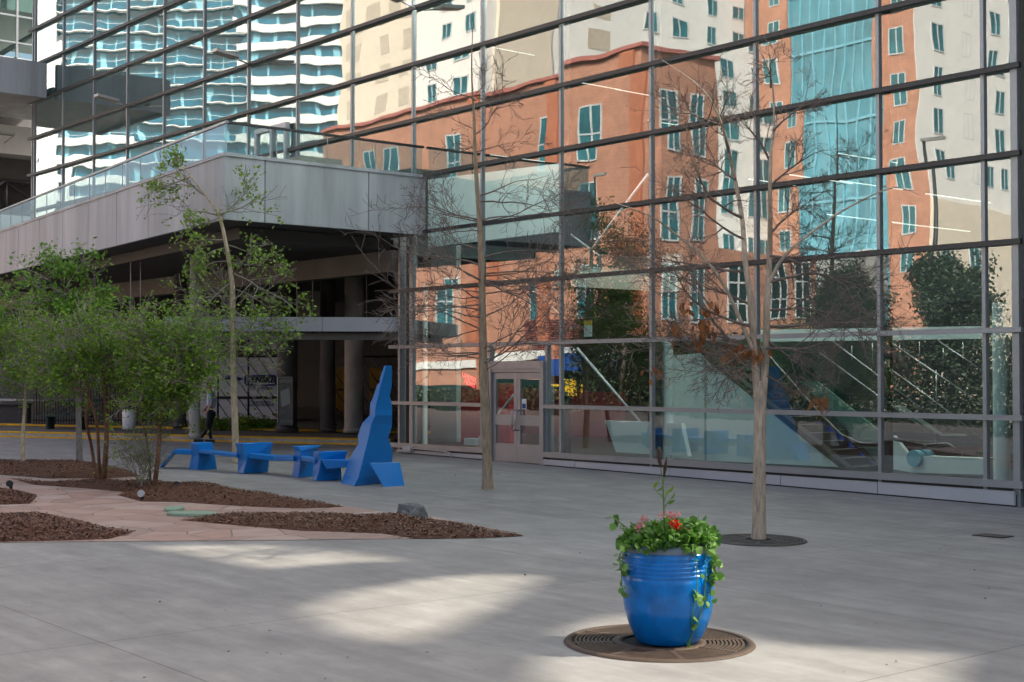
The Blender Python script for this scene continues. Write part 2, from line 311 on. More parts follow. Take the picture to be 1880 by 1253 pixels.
# ------------------------------------------------------------------ ground
mb = MB(); xs = [-600, -60, 40, 500]; ys = [-600, 500]
for x in xs:
    for y in ys: mb.v.append(V((x, y, gz(x))))
for i in range(3): mb.f.append([2*i, 2*i+2, 2*i+3, 2*i+1]); mb.m.append(0); mb.sm.append(False)
tag(mb.build('plaza', M['plaza']), kind='structure')
KA, KB = G(0, 803), G(735, 819)
KD = (KB-KA); KD.z = 0; KD.normalize(); KN = V((-KD.y, KD.x, 0))
def K(s, t, z=0):
    p = KA+KD*s+KN*t; return V((p.x, p.y, gz(p.x)+z))
KL = (KB-KA).length
def kslab(name, s0, s1, t0, t1, z0, z1, m, kind='structure'):
    b = MB(); nseg = 12; secs = []
    for i in range(nseg+1):
        s = s0+(s1-s0)*i/nseg; secs.append([K(s, t0, z0), K(s, t1, z0), K(s, t1, z1), K(s, t0, z1)])
    b.loft(secs); return tag(b.build(name, m), kind=kind)
b = MB(); b.add([K(-60, -5.2, .004), K(8.5, -5.2, .004), K(12.5, -.4, .004), K(-60, -.4, .004)], [(0, 1, 2, 3)]); tag(b.build('road', M['road']), kind='structure')
kslab('kerb', -60, 12.6, 0, .35, -.1, .17, M['kerb'])
kslab('sidewalk', -60, 12.6, .352, 30, -.1, .16, M['walk'])
kslab('kerb_paint', -60, 12.6, -.006, -.0005, 0.0, .05, M['yellow'])
kslab('kerb_paint', -60, 12.6, -.006, .30, .135, .178, M['yellow'])
T2 = (G(0, 782, .165)-KA).dot(KN)
kslab('step', -60, 12.6, T2, 30, .155, .225, M['walk'])
kslab('kerb_paint', -60, 12.6, T2-.006, T2+.25, .175, .232, M['yellow'])
PATH = [(-60, 872), (90, 880), (258, 878), (300, 889), (400, 903), (520, 917), (640, 932), (735, 944), (800, 950), (960, 983), (745, 990), (480, 993), (200, 995), (0, 997), (-60, 997)]
sheet('path', [G(*p) for p in PATH], .006, M['flag'])
BEDS = [
 [(-60, 849), (0, 848), (60, 850), (140, 851), (200, 857), (240, 866), (258, 875), (200, 879), (90, 879), (0, 872), (-60, 870)],
 [(20, 879), (60, 885), (100, 888), (190, 885), (260, 888), (330, 891), (400, 892), (440, 901), (530, 915), (632, 932), (560, 935), (470, 932), (400, 928), (330, 923), (260, 922), (215, 910), (235, 905), (150, 897), (60, 891)],
 [(-60, 899), (0, 899), (40, 905), (68, 912), (55, 926), (0, 928), (-60, 930)],
 [(-60, 950), (0, 949), (90, 949), (150, 960), (200, 973), (246, 978), (200, 991), (100, 994), (0, 996), (-60, 997)],
 [(330, 956), (400, 950), (490, 948), (600, 948), (700, 951), (790, 957), (870, 970), (962, 985), (880, 989), (760, 990), (700, 981), (630, 978), (560, 976), (470, 969)]]
def inside(x, y, P):
    c = False; j = len(P)-1
    for i in range(len(P)):
        if (P[i].y > y) != (P[j].y > y) and x < (P[j].x-P[i].x)*(y-P[i].y)/(P[j].y-P[i].y)+P[i].x: c = not c
        j = i
    return c
def edged(x, y, P):
    d = 9
    for i in range(len(P)):
        a, b_ = P[i].xy, P[(i+1) % len(P)].xy; ab = b_-a; q = V((x, y))
        t = max(0, min(1, (q-a).dot(ab)/max(ab.length_squared, 1e-9))); d = min(d, (q-a-ab*t).length)
    return d
for bi, P in enumerate(BEDS):
    P = [G(*p) for p in P]
    bm = bmesh.new(); vs = [bm.verts.new((p.x, p.y, 0)) for p in P]; bm.faces.new(vs)
    bmesh.ops.triangulate(bm, faces=bm.faces[:])
    for _ in range(5):
        es = [e for e in bm.edges if e.calc_length() > .22]
        if not es: break
        bmesh.ops.subdivide_edges(bm, edges=es, cuts=1); bmesh.ops.triangulate(bm, faces=bm.faces[:])
    mb = MB(); ix = {}
    def mh(x, y):
        d = edged(x, y, P); return .008+min(1, d/.7)**.7*.11*(1+.5*noise.noise((x*1.3, y*1.3, bi)))+.03*min(1, d/.2)*noise.noise((x*6, y*6, 3))
    for v_ in bm.verts: ix[v_] = len(mb.v); mb.v.append(V((v_.co.x, v_.co.y, gz(v_.co.x)+max(.007, mh(v_.co.x, v_.co.y)))))
    for f_ in bm.faces: mb.f.append([ix[q] for q in f_.verts]); mb.m.append(0); mb.sm.append(True)
    bm.free()
    x0, x1 = min(p.x for p in P), max(p.x for p in P); y0, y1 = min(p.y for p in P), max(p.y for p in P)
    n = 0; tries = 0
    while n < (5200 if bi in (3, 4) else 3600) and tries < 90000:
        tries += 1; x, y = random.uniform(x0, x1), random.uniform(y0, y1)
        ins = inside(x, y, P)
        if not ins and (edged(x, y, P) > abs(random.gauss(0, .07)) or random.random() > .4): continue
        n += 1; z = gz(x)+(max(.007, mh(x, y)) if ins else .008); L_ = random.uniform(.015, .06); wd = random.uniform(.003, .010)
        q = random.uniform(0, 6.28); d = V((math.cos(q), math.sin(q), random.gauss(0, .35 if ins else .05))); s_ = V((-math.sin(q), math.cos(q), random.gauss(0, .3)))
        p = V((x, y, z+.012)); mb.add([p-d*L_/2-s_*wd, p+d*L_/2-s_*wd, p+d*L_/2+s_*wd, p-d*L_/2+s_*wd], [(0, 1, 2, 3)], 1)
    o = mb.build('mulch', [M['mulch'], M['chip']]); tag(o, kind='stuff')

# ------------------------------------------------------------------ the glass hall
BAY, S = 2.856, 1.45
SILL = .378
ZTOP = 28.0
XR, XL, XG = 2.68, -40.2, -14.85
TERZ = 7.2
hall = empty('convention_hall', (0, 0, 0), 'large convention hall with gridded green glass curtain wall and dark transoms', 'building')
mull = [XR, 2.10]+[-i*BAY for i in range(0, 15)]+[XL]
zs = [SILL]+[k*S for k in range(1, 20)]
DX0, DX1 = -11.03, -9.10       # door opening
# mullions
for x in mull:
    z0 = gz(x)-.05 if x > XG else TERZ
    wdt = .055 if x != XR else .1
    if abs(x+8.568) < .01 or abs(x+11.424) < .01: z0 = SILL-.06
    m = MB(); m.box((x-wdt/1.6, -.05, z0), (x+wdt/1.6, .05, ZTOP)); m.build('mullion', M['alu'], hall)
for x in (XG, -14.35):
    B1('mullion', M['alu'], hall, ('box', (x-.04, -.05, gz(x)), (x+.04, .15, 5.75)))
for k, z in enumerate(zs):
    m = MB()
    segs = [(XG-.35 if k else XG-.35, XR+.15)] if z < TERZ else [(XL-.25, XR+.15)]
    if z < 2.0: segs = [(XG-.35, DX0-.02), (DX1+.02, XR+.15)]
    if TERZ > z > 5.75: segs = [(-13.7, XR+.15)]
    for a, b_ in segs:
        dz = .09 if k == 0 else .055
        m.box((a, -.14, z-dz), (b_, -.052, z+.02), 1 if z > 4 else 0)
        m.box((a, -.145, z+.021), (b_, -.06, z+.032), 0 if z < 4 else 1)
        if k == 0: m.box((a, -.045, z-.14), (b_, -.02, z-.092), 1)
    m.build('transom', [M['alu'], M['dark']], hall)
# base panels (the ground falls towards the corner)
bx = [XG, -12.9, DX0-.03]; bx2 = [DX1+.03, -8.0, -5.1, -2.2, 0, XR]
for seq in (bx, bx2):
    for a, b_ in zip(seq[:-1], seq[1:]):
        m = MB(); a2, b2 = a+.008, b_-.008
        m.prism([(a2, -.12, gz(a)+.025), (b2, -.12, gz(b_)+.025), (b2, -.12, SILL-.14), (a2, -.12, SILL-.14)], (0, .14, 0)); m.build('base_panel', M['panel'], hall)
        B1('plinth', M['seam'], hall, ('prism', [(a, -.07, gz(a)-.2), (b_, -.07, gz(b_)-.2), (b_, -.07, SILL-.2), (a, -.07, SILL-.2)], (0, .06, 0)))
# panes
rp = random.Random(3)
panes = []
for i in range(len(mull)-1):
    xa, xb = mull[i+1], mull[i]
    for k in range(len(zs)):
        z0, z1 = zs[k], (zs[k+1] if k+1 < len(zs) else ZTOP)
        if z0 < 5.7 and xb <= XG+.01: continue
        if xb <= -13.7 and z1 <= TERZ+.05: 
            if z0 > 5: continue
        Zd = depth((xa, 0, z0)); vis = proj_y = PCY-FPX*((V((xa, 0, z0))-CAM).dot(UP)/Zd)
        panes.append((max(xa, XG) if z0 < 5.7 else xa, xb, max(z0, TERZ) if xb < -14 else z0, z1, vis > -5))
splits = []
for (xa, xb, z0, z1, vis) in panes:
    if z0 < 1.44 or (z0 < 2.89):   # door cut-out
        if xa < DX1 and xb > DX0:
            ztop = 2.33
            for c, d in ((xa, DX0), (DX1, xb)):
                if d-c > .1: splits.append((c, d, z0, z1, vis))
            if z1 > ztop: splits.append((max(xa, DX0), min(xb, DX1), ztop+.02, z1, vis))
            continue
    splits.append((xa, xb, z0, z1, vis))
cnt = 0; rest = MB()
for (xa, xb, z0, z1, vis) in splits:
    if z1-z0 < .05: continue
    if vis and cnt < 98:
        cnt += 1; m = MB(); c = V(((xa+xb)/2, 0, (z0+z1)/2))
        tx, tz = rp.gauss(0, .0024), rp.gauss(0, .0024); hw, hh = (xb-xa)/2, (z1-z0)/2
        m.add([(-hw, 0, -hh), (hw, 0, -hh), (hw, 0, hh), (-hw, 0, hh)], [(0, 1, 2, 3)])
        for q in m.v: q.y = q.x*tx+q.z*tz; q += c
        ob = m.build('glass_pane', GL, hall)
    else: rest.add([(xa, 0, z0), (xb, 0, z0), (xb, 0, z1), (xa, 0, z1)], [(0, 1, 2, 3)])
o = rest.build('upper_glazing', GL, hall); o['kind'] = 'stuff'
# double door
dm = (DX0+DX1)/2
door = B1('door_frame', M['alu'], hall, ('box', (DX0-.03, -.12, gz(-10)), (DX0+.06, .1, 2.3)), ('box', (DX1-.06, -.12, gz(-10)), (DX1+.03, .1, 2.3)), ('box', (DX0-.03, -.125, 2.3), (DX1+.03, .1, 2.48)), ('box', (DX0+.06, -.10, 2.22), (DX1-.06, .09, 2.298)))
for a, b_ in ((DX0+.065, dm-.006), (dm+.006, DX1-.065)):
    g = gz(-10)+.02; m = MB()
    for q in (((a, -.06, g), (a+.11, 0, 2.21)), ((b_-.11, -.06, g), (b_, 0, 2.21)), ((a+.11, -.06, 2.06), (b_-.11, 0, 2.21)), ((a+.11, -.06, g), (b_-.11, 0, g+.42)), ((a+.11, -.06, .98), (b_-.11, 0, 1.22))): m.box(*q)
    lf = m.build('door', M['alu'], hall)
    p = MB(); p.add([(a+.11, -.03, g+.42), (b_-.11, -.03, g+.42), (b_-.11, -.03, 2.06), (a+.11, -.03, 2.06)], [(0, 1, 2, 3)]); p.build('door_glass', GL, lf)
    hx = b_-.06 if a < dm-.5 else a+.06
    hd = MB(); hd.tube([(hx, -.06, .86), (hx, -.16, .88), (hx, -.16, 1.32), (hx, -.06, 1.34)], .018, 8); hd.build('handle', M['steel'], lf)
    if a > dm-.5:
        st = MB(); st.box((a+.14, -.036, 1.36), (a+.30, -.032, 1.60)); st.build('sticker', M['signwhite'], lf)
        s2 = MB(); s2.box((a+.16, -.04, 1.38), (a+.28, -.0365, 1.49)); s2.build('emblem', M['inkblue'], lf)
for x in (DX0-.07, DX1+.07): B1('mullion', M['alu'], hall, ('box', (x-.04, -.06, SILL-.06), (x+.04, .15, 2.9)))
# skinny low pipe along the base
m = MB(); m.tube([(-14.5, -.16, .30), (-14.3, -.2, .30), (-12.6, -.2, .27), (-12.45, -.2, .24), (-12.4, -.2, .13)], .02, 8); m.build('base_pipe', M['steel'], hall)
m = MB(); m.box((-14.45, -.22, .22), (-14.1, -.12, .34)); m.build('outlet_box', M['panel'], hall)
# corner return + hall shell
SPL = V((XG-.05-.766*14, .2+.643*14, 0))
B1('end_wall', M['darkwall'], hall, ('box', (XR+.16, .02, -.3), (XR+.35, .8, ZTOP)))
rb = MB()
rb.box((XG, 22, 0), (46, 22.3, 27.9)); rb.build('back_wall', M['backwall'], hall)
B1('back_wall', M['backwall'], hall, ('box', (SPL.x, 22, 0), (XG-.02, 22.3, 7.29)))
B1('back_wall', M['backwall'], hall, ('box', (XL, 22, 7.3), (XG-.02, 22.3, 27.9)))
B1('side_wall', M['darkwall'], hall, ('prism', [(XG-.05, .2, 0), (SPL.x, SPL.y, 0), (SPL.x-.1, SPL.y+.25, 0), (XG-.2, .3, 0)][::1], (0, 0, 5.6)))
B1('side_wall', M['darkwall'], hall, ('box', (SPL.x, SPL.y+.26, 0), (SPL.x+.3, 22, 5.6)))
B1('side_wall', M['grayint'], hall, ('box', (XL+.05, .1, 5.7), (XL+.3, 22, 27.5)))
B1('lobby_floor', M['floor'], hall, ('prism', [(XG+.02, .05, -.4), (46, .05, -.4), (46, 22, -.4), (SPL.x+.31, 22, -.4), (SPL.x+.31, SPL.y+.2, -.4)], (0, 0, .62)))
B1('upper_floor', M['grayint'], hall, ('box', (XL+.3, .06, 6.6), (-27, 22, 7.15)))
# interior columns and wall panels
for px_, Y_, hw_, mt_n in ((1838, 1.0, 15, 'whitegreen'), (1627, .7, 12, 'steps'), (1226, 1.0, 10, 'whitegreen'), (1208, .8, 8, 'steps'), (780, 1.0, 5, 'whitegreen'), (1042, .9, 6, 'steps')):
    zt_ = {1838: 3.4, 1226: 2.9, 780: 4.6}.get(px_, 27.4)
    p = ony(px_, 700, Y_); r = hw_*depth(p)/FPX; m = MB(); m.lathe([(r, .215), (r, zt_)], (p.x, Y_, 0), 16, caps=False); m.build('inner_column', M[mt_n], hall)
def ypoly(pxs, Y, th, name, mt, par):
    m = MB(); m.prism([ony(x, y, Y) for x, y in pxs], (0, th, 0)); return m.build(name, mt, par)
ypoly([(790, 455), (838, 450), (838, 812), (790, 812)], 2.0, .15, 'inner_panel', M['grayint'], hall)
ypoly([(786, 330), (1030, 300), (1030, 425), (786, 455)], 3.2, .2, 'inner_panel', M['whitegreen'], hall)
ypoly([(846, 703), (935, 705), (935, 835), (846, 825)], 4.2, .3, 'red_wall', M['carpet'], hall)
ypoly([(1395, 606), (1806, 599), (1806, 622), (1395, 628)], 3.6, .3, 'mezzanine', M['whitegreen'], hall)
ypoly([(938, 712), (1135, 722), (1135, 835), (938, 830)], 9.0, .3, 'red_wall', M['maroon'], hall)
m = MB(); m.prism([(-8.1, .9, 1.12), (-5.75, .9, 1.12), (-5.55, .9, .42), (-7.75, .9, .42)], (0, .12, 0)); m.build('reception_panel', M['whitegreen'], hall)
def strut(p, q, r, nm='brace'): m = MB(); m.tube([p, q], r*.62, 8); m.build(nm, M['panel'], hall)
strut((-13.0, 1.0, .42), (-11.35, 1.0, 1.75), .05); B1('brace_foot', M['white'], hall, ('box', (-13.25, .85, .38), (-12.8, 1.1, .55)))
strut(ony(1060, 640, 2.5), ony(1175, 775, 2.5), .055); strut(ony(960, 505, 4), ony(1050, 605, 4), .06); strut(ony(1040, 500, 4), ony(950, 610, 4), .06)
strut(ony(1010, 560, 4), ony(1190, 320, 4), .06); strut(ony(900, 320, 6), ony(1100, 470, 6), .05)
# ceiling light strips, running back into the hall
for (px, py, Y0, ln) in ((1450, 322, 5, 4), (1542, 333, 5, 4), (1540, 283, 7, 4), (1700, 357, 4, 4), (1520, 395, 6, 5), (1640, 410, 5, 5), (1062, 152, 8, 3), (1130, 165, 8, 3.5), (1190, 222, 8, 3), (900, 285, 8, 4), (1375, 330, 6, 3), (905, 88, 8, 3)):
    p = ony(px, py, Y0); B1('strip_or_fill_light', M['strip'], hall, ('box', (p.x-.016, Y0, p.z), (p.x+.016, Y0+ln*.6, p.z+.02)))
for x_, y_ in ((-5, .9), (-2.5, .9), (0, .9), (-10.5, .9), (-8, .9), (-13, .9)):  # added emitters above the view, brightening the lobby panels
    m = MB(); m.box((x_-.5, y_-.5, 13.6), (x_+.5, y_+.5, 13.7)); m.build('strip_or_fill_light', M['lobbyfill'], hall)
# unseen roof; its openings are invented, cut to throw light patches on the plaza
PATCH = [[G(*p).xy for p in P] for P in (
 [(270, 1003), (560, 1000), (700, 1010), (930, 1042), (740, 1030), (600, 1040), (540, 1054), (420, 1030)],
 [(570, 1118), (660, 1085), (800, 1062), (930, 1052), (1085, 1056), (1010, 1112), (900, 1170), (760, 1192), (640, 1160)],
 [(1010, 1225), (1060, 1155), (1180, 1118), (1320, 1132), (1420, 1155), (1560, 1180), (1880, 1200), (1880, 1290), (1000, 1290)])]
cu = bpy.data.curves.new('roof', 'CURVE'); cu.dimensions = '2D'; cu.fill_mode = 'BOTH'; cu.extrude = .25
def spl(pts):
    s = cu.splines.new('POLY'); s.points.add(len(pts)-1); s.use_cyclic_u = True
    for a, p in zip(s.points, pts): a.co = (p[0], p[1], 0, 1)
spl([(-46, -.6), (60, -.6), (60, 40), (-46, 40)])
offs = SUN*(ZTOP/SUN.z); holes = [[(a+offs.x, b_+offs.y) for a, b_ in P] for P in PATCH]
for h_ in holes: spl(h_)
to = bpy.data.objects.new('r', cu); COL.objects.link(to); bpy.context.view_layer.update()
me = bpy.data.meshes.new_from_object(to.evaluated_get(bpy.context.evaluated_depsgraph_get())); bpy.data.objects.remove(to)
for q in me.vertices: q.co.z += ZTOP+.26
me.materials.clear(); me.materials.append(M['soffit']); ro = bpy.data.objects.new('roof', me); COL.objects.link(ro); ro.parent = hall
for h_ in holes:
    m = MB(); m.add([(a, b_, ZTOP+.53) for a, b_ in [(min(q[0] for q in h_)-.2, min(q[1] for q in h_)-.2), (max(q[0] for q in h_)+.2, min(q[1] for q in h_)-.2), (max(q[0] for q in h_)+.2, max(q[1] for q in h_)+.2), (min(q[0] for q in h_)-.2, max(q[1] for q in h_)+.2)]], [(0, 1, 2, 3)]); m.build('patch_opening', GLS, hall)
# wing beyond the corner, added to keep the sun off the plaza
wing = empty('shade_wing', (24, 1, 0), 'dark wing added beyond the right corner of the hall to shade the plaza', 'building')
B1('lower_wall', M['darkwall'], wing, ('box', (XR+.36, .75, -.5), (46, 1.0, 11)))
m = MB(); m.add([(XR+.36, .9, 11), (46, .9, 11), (46, .9, ZTOP), (XR+.36, .9, ZTOP)], [(0, 1, 2, 3)]); m.build('sun_gap_glass', GLS, wing)  # glass band added so the sun can reach the plaza patches
for i in range(10): B1('mullion', M['dark'], wing, ('box', (XR+3+i*4.2, .66, -.3), (XR+3.1+i*4.2, .745, 10.9)))
for z_ in (1.45, 4.35, 7.25, 10.15): B1('transom', M['dark'], wing, ('box', (XR+.4, .60, z_-.05), (46, .655, z_+.05)))
B1('end_wall', M['darkwall'], wing, ('box', (46.01, .75, -.5), (46.3, 40, ZTOP)))
B1('rear_wall', M['darkwall'], wing, ('box', (XR, 39.7, -.5), (46, 40, 25)))

# stairs and escalators inside
esc = empty('escalator', (-2, 2, .2), 'escalator with white side wall and glass balustrade behind the glass wall', 'escalator')
ypoly([(1203, 656), (1293, 648), (1293, 846), (1203, 840)], 1.6, .1, 'side_wall', M['whitegreen'], esc)
ypoly([(1297, 662), (1540, 858), (1297, 846)], 1.6, .1, 'side_wall', M['whitegreen'], esc)
ypoly([(1275, 640), (1296, 648), (1556, 860), (1540, 858)], 1.55, .2, 'skirt', M['dark'], esc)
p0, p1 = ony(1300, 655, 2.2), ony(1585, 872, 2.2)
m = MB()
for i in range(16):
    a = p0.lerp(p1, i/15); m.box((a.x-.28, 1.8, a.z-.35), (a.x+.28, 2.8, a.z))
m.build('steps', M['tread'], esc)
ypoly([(1500, 775), (1525, 785), (1600, 850), (1604, 872), (1580, 870)], 2.95, .03, 'blue_skirt', M['blueint'], esc)
ypoly([(1340, 590), (1440, 640), (1612, 770), (1612, 846), (1585, 838), (1480, 760)], 3.05, .02, 'balustrade', GLI, esc)
ypoly([(1470, 700), (1500, 700), (1612, 790), (1612, 850)], 3.3, .05, 'side_wall', M['grayint'], esc)
m = MB(); m.tube([ony(1330, 560, 3.0), ony(1500, 755, 3.0), ony(1545, 800, 3.0), ony(1580, 815, 3.0), ony(1616, 817, 3.0)], .04, 8); m.build('handrail', M['rubber'], esc)
esc2 = empty('escalator', (0.5, 3, .2), 'escalator foot with round teal newel beside the right corner', 'escalator')
pc = ony(1677, 842, 2.2); m = MB(); m.tube([pc, pc+V((0, .5, 0))], .16, 24); m.build('newel', M['curtain'], esc2)
ypoly([(1677, 848), (1690, 838), (1806, 842), (1806, 872), (1672, 868)], 2.3, .4, 'base', M['whitegreen'], esc2)
ypoly([(1640, 800), (1680, 850), (1672, 868), (1640, 862)], 2.6, .1, 'side_wall', M['whitegreen'], esc2)
m = MB(); m.tube([ony(1640, 806, 2.4), ony(1700, 818, 2.4), ony(1740, 815, 2.4), ony(1762, 828, 2.4), ony(1764, 838, 2.4)], .035, 8); m.build('handrail', M['rubber'], esc2)
stair = empty('grand_stair', (0, 8, .2), 'wide dark staircase with steel handrails behind the glass near the corner', 'staircase')
m = MB()
for i in range(24): m.box((-7, 5.2+i*.33, .2+i*.165), (2.0, 5.2+(i+1)*.33+.02, .2+(i+1)*.165))
m.build('steps', M['steps'], stair)
for Y, pts in ((4.2, [(1500, 605), (1612, 690), (1745, 790)]), (4.3, [(1640, 632), (1806, 745)]), (4.6, [(1640, 682), (1700, 725), (1806, 808)]), (4.8, [(1725, 628), (1806, 682)]), (4.4, [(1505, 648), (1612, 727), (1715, 800)])):
    m = MB(); m.tube([ony(x, y, Y) for x, y in pts], .019, 6)
    m.build('rail', M['steel'], stair)
m = MB()
for x, y0, y1 in ((1564, 635, 680), (1602, 630, 680), (1652, 632, 680), (1688, 628, 680), (1719, 680, 815), (1732, 640, 682), (1768, 628, 682)): m.tube([ony(x, y0, 4.5), ony(x, y1, 4.5)], .012, 6)
m.build('rail_posts', M['steel'], stair)
ypoly([(1640, 745), (1655, 745), (1730, 797), (1775, 797), (1775, 801), (1728, 801)], 3.6, .05, 'lower_rail', M['steel'], stair)
# neon sign
neon = empty('neon_sign', (-12.2, 2.6, 2.2), 'red neon sign of two slanting rows of letters behind the glass', 'neon sign')
no = ony(861, 694, 2.6); nu = (ony(882, 703, 2.6)-ony(845, 686, 2.6))
text('UNDER', .185, M['neon'], neon, no, V((1, 0, -.24)), V((.0, 0, 1)), ext=.006, bold=.002)
text('ADRIS', .185, M['neon'], neon, ony(862, 705, 2.6), V((1, 0, -.30)), V((.0, 0, 1)), ext=.006, bold=.002)
# hanging poster
pt = empty('hanging_poster', ony(1080, 605, 1.2), 'small yellow and white poster hanging inside the glass', 'poster')
c = ony(1079, 595, 1.2); B1('yellow_half', M['banner'], pt, ('box', (c.x-.13, 1.2, c.z-.03), (c.x+.13, 1.22, c.z+.08)))
B1('white_half', M['signwhite'], pt, ('box', (c.x-.13, 1.2, c.z-.30), (c.x+.13, 1.22, c.z-.035)))

# ------------------------------------------------------------------ terrace deck (canopy) beside the hall
XF = -13.72
cor = onx(412, 403, XF); YC = cor.y
ang = R_(173.6); DL = V((math.cos(ang), math.sin(ang), 0))
ZB, ZT = 5.71, 7.22
deck = empty('terrace_deck', (XF, YC, ZB), 'grey terrace deck with glass railing projecting from the hall over the drop-off lane', 'terrace')
Lk = 36
c0 = V((XF, YC, 0)); cL = c0+DL*Lk
def at(s, z, off=0.0): p = c0+DL*s+V((DL.y, -DL.x, 0))*(-off); return V((p.x, p.y, z))
# front fascia panels (face +x)
ysp = [YC, YC+1.05, YC+3.95, -.02]
for a, b_ in zip(ysp[:-1], ysp[1:]): B1('fascia_panel', M['conc'], deck, ('box', (XF-.10, a+.014, ZB), (XF, b_-.014, ZT-.06)))
B1('fascia_backing', M['seam'], deck, ('box', (XF-.3, YC+.12, ZB+.03), (XF-.104, -.03, ZT-.1)))
sp = [0, 2.6, 5.2, 7.8, 10.4, 13, 15.6, 18.2, 20.8, 23.4, 26, 31, 36]
for a, b_ in zip(sp[:-1], sp[1:]):
    m = MB(); p, q = at(a+.018 if a else 0.0, ZB), at(b_-.018, ZB); n = V((-DL.y, DL.x, 0)); n = n if n.y > 0 else -n
    m.obox(p, q-p, n*.1, (0, 0, ZT-.06-ZB)); m.build('fascia_panel', M['conc'], deck)
m = MB(); p, q = at(.2, ZB+.03), at(36, ZB+.03); m.obox(p+n*.104, q-p, n*.15, (0, 0, ZT-ZB-.15)); m.build('fascia_backing', M['seam'], deck)
m = MB(); m.box((XF-.3, YC-.03, ZT-.06), (XF+.03, -.02, ZT+.02)); m.build('coping', M['conc'], deck)
m = MB(); p, q = at(-.03, ZT-.055), at(36, ZT-.055); m.obox(p-n*.03, q-p, n*.33, (0, 0, .08)); m.build('coping', M['conc'], deck)
m = MB(); m.prism([(XF-.12, YC+.15, ZT-.3), (XF-.12, -.06, ZT-.3), (cL.x, -.06, ZT-.3), (cL.x, cL.y+.15, ZT-.3)], (0, 0, .22)); m.build('terrace_floor', M['walk'], deck)
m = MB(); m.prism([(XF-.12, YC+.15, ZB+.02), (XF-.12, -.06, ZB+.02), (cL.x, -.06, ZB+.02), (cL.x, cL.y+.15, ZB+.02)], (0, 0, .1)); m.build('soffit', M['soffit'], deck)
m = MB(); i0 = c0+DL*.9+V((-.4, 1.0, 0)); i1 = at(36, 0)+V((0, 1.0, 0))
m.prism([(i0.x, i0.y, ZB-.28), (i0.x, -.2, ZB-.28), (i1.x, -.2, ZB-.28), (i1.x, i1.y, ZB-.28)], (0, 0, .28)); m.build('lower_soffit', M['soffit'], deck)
B1('edge_beam', M['beam'], deck, ('box', (-50, -.15, ZB-.86), (XG-.2, .25, ZB-.3)))
B1('edge_beam', M['beam'], deck, ('prism', [(XG-.25, .26, ZB-.86), (SPL.x-.2, SPL.y+.3, ZB-.86), (SPL.x-.6, SPL.y+.3, ZB-.86), (XG-.65, .26, ZB-.86)], (0, 0, .56)))
# railing glass and handrail
xr_ = XF-.06
for a, b_ in zip([YC+.03, YC+1.4, YC+2.8, YC+4.2], [YC+1.38, YC+2.78, YC+4.18, -.1]):
    m = MB(); m.add([(xr_, a, ZT+.03), (xr_, b_, ZT+.03), (xr_, b_, 7.92), (xr_, a, 7.92)], [(0, 1, 2, 3)]); m.build('railing_pane', GLR, deck)
for i in range(22):
    m = MB(); p, q = at(i*1.5+.02, ZT+.03)+n*.06, at(i*1.5+1.48, ZT+.03)+n*.06; m.add([p, q, q+V((0, 0, .67)), p+V((0, 0, .67))], [(0, 1, 2, 3)]); m.build('railing_pane', GLR, deck)
m = MB(); m.box((xr_-.035, YC+.04, 7.925), (xr_+.035, -.05, 7.98)); m.build('handrail', M['dark'], deck)
m = MB(); p, q = at(0, 7.925), at(33, 7.925); m.obox(p+n*.02, q-p, n*.07, (0, 0, .055)); m.build('handrail', M['steel'], deck)
for a in (YC+1.39, YC+2.79, YC+4.19): B1('railing_clip', M['alu'], deck, ('box', (xr_-.01, a-.008, ZT+.03), (xr_+.01, a+.008, 7.92)))
for i in range(1, 22): p = at(i*1.5, ZT+.03)+n*.06; B1('railing_clip', M['alu'], deck, ('box', p-V((.01, .01, 0)), p+V((.01, .01, .67))))
# terrace door and low boxes
td = empty('terrace_door', (-21.3, -.1, ZT), 'white framed double door opening on the terrace in the glass wall', 'door')
m = MB()
for x in (-22.1, -21.2, -20.4): m.box((x-.06, -.2, ZT-.05), (x+.06, -.06, 9.35))
m.box((-22.16, -.2, 9.36), (-20.34, -.06, 9.5)); m.build('frame', M['white'], td)
for a in (-22.04, -21.14):
    m = MB(); m.add([(a, -.12, ZT), (a+.78, -.12, ZT), (a+.78, -.12, 9.35), (a, -.12, 9.35)], [(0, 1, 2, 3)]); m.build('door', GL, td)
bxp = onx(640, 300, XF-2.6); B = MB(); B.box((XF-3.2, YC+3.35, ZT-.05), (XF-2.2, YC+4.6, 7.78), 0); one(B, 'terrace_box', M['planter'], (XF-2.7, YC+4, ZT-.05), 'square cream box standing on the terrace behind the glass railing', 'planter box')

# wall lamps on the transoms
LAMPS = [(457, 118, 'flat floodlight on a transom above the terrace corner'), (235, 196, 'flat floodlight on the glass wall beside the skybridge'), (762, 15, 'flat floodlight on the glass wall at the top edge of the view')]
for px, py, lab in LAMPS:
    p = ony(px, py, -.15)
    if px == 762: p = ony(762, 15, -.15)
    la = empty('wall_lamp', p, lab, 'lamp', 'floodlights on the glass wall')
    m = MB(); m.tube([p, p+V((0, -.45, .10))], .025, 8); m.build('arm', M['lampmtl'], la)
    m = MB(); q = p+V((0, -.42, .10)); m.prism([q+V((-.22, 0, .0)), q+V((.22, 0, 0)), q+V((.17, -.75, .10)), q+V((-.17, -.75, .10))], (0, 0, .09)); m.build('lamp_head', M['lampmtl'], la)

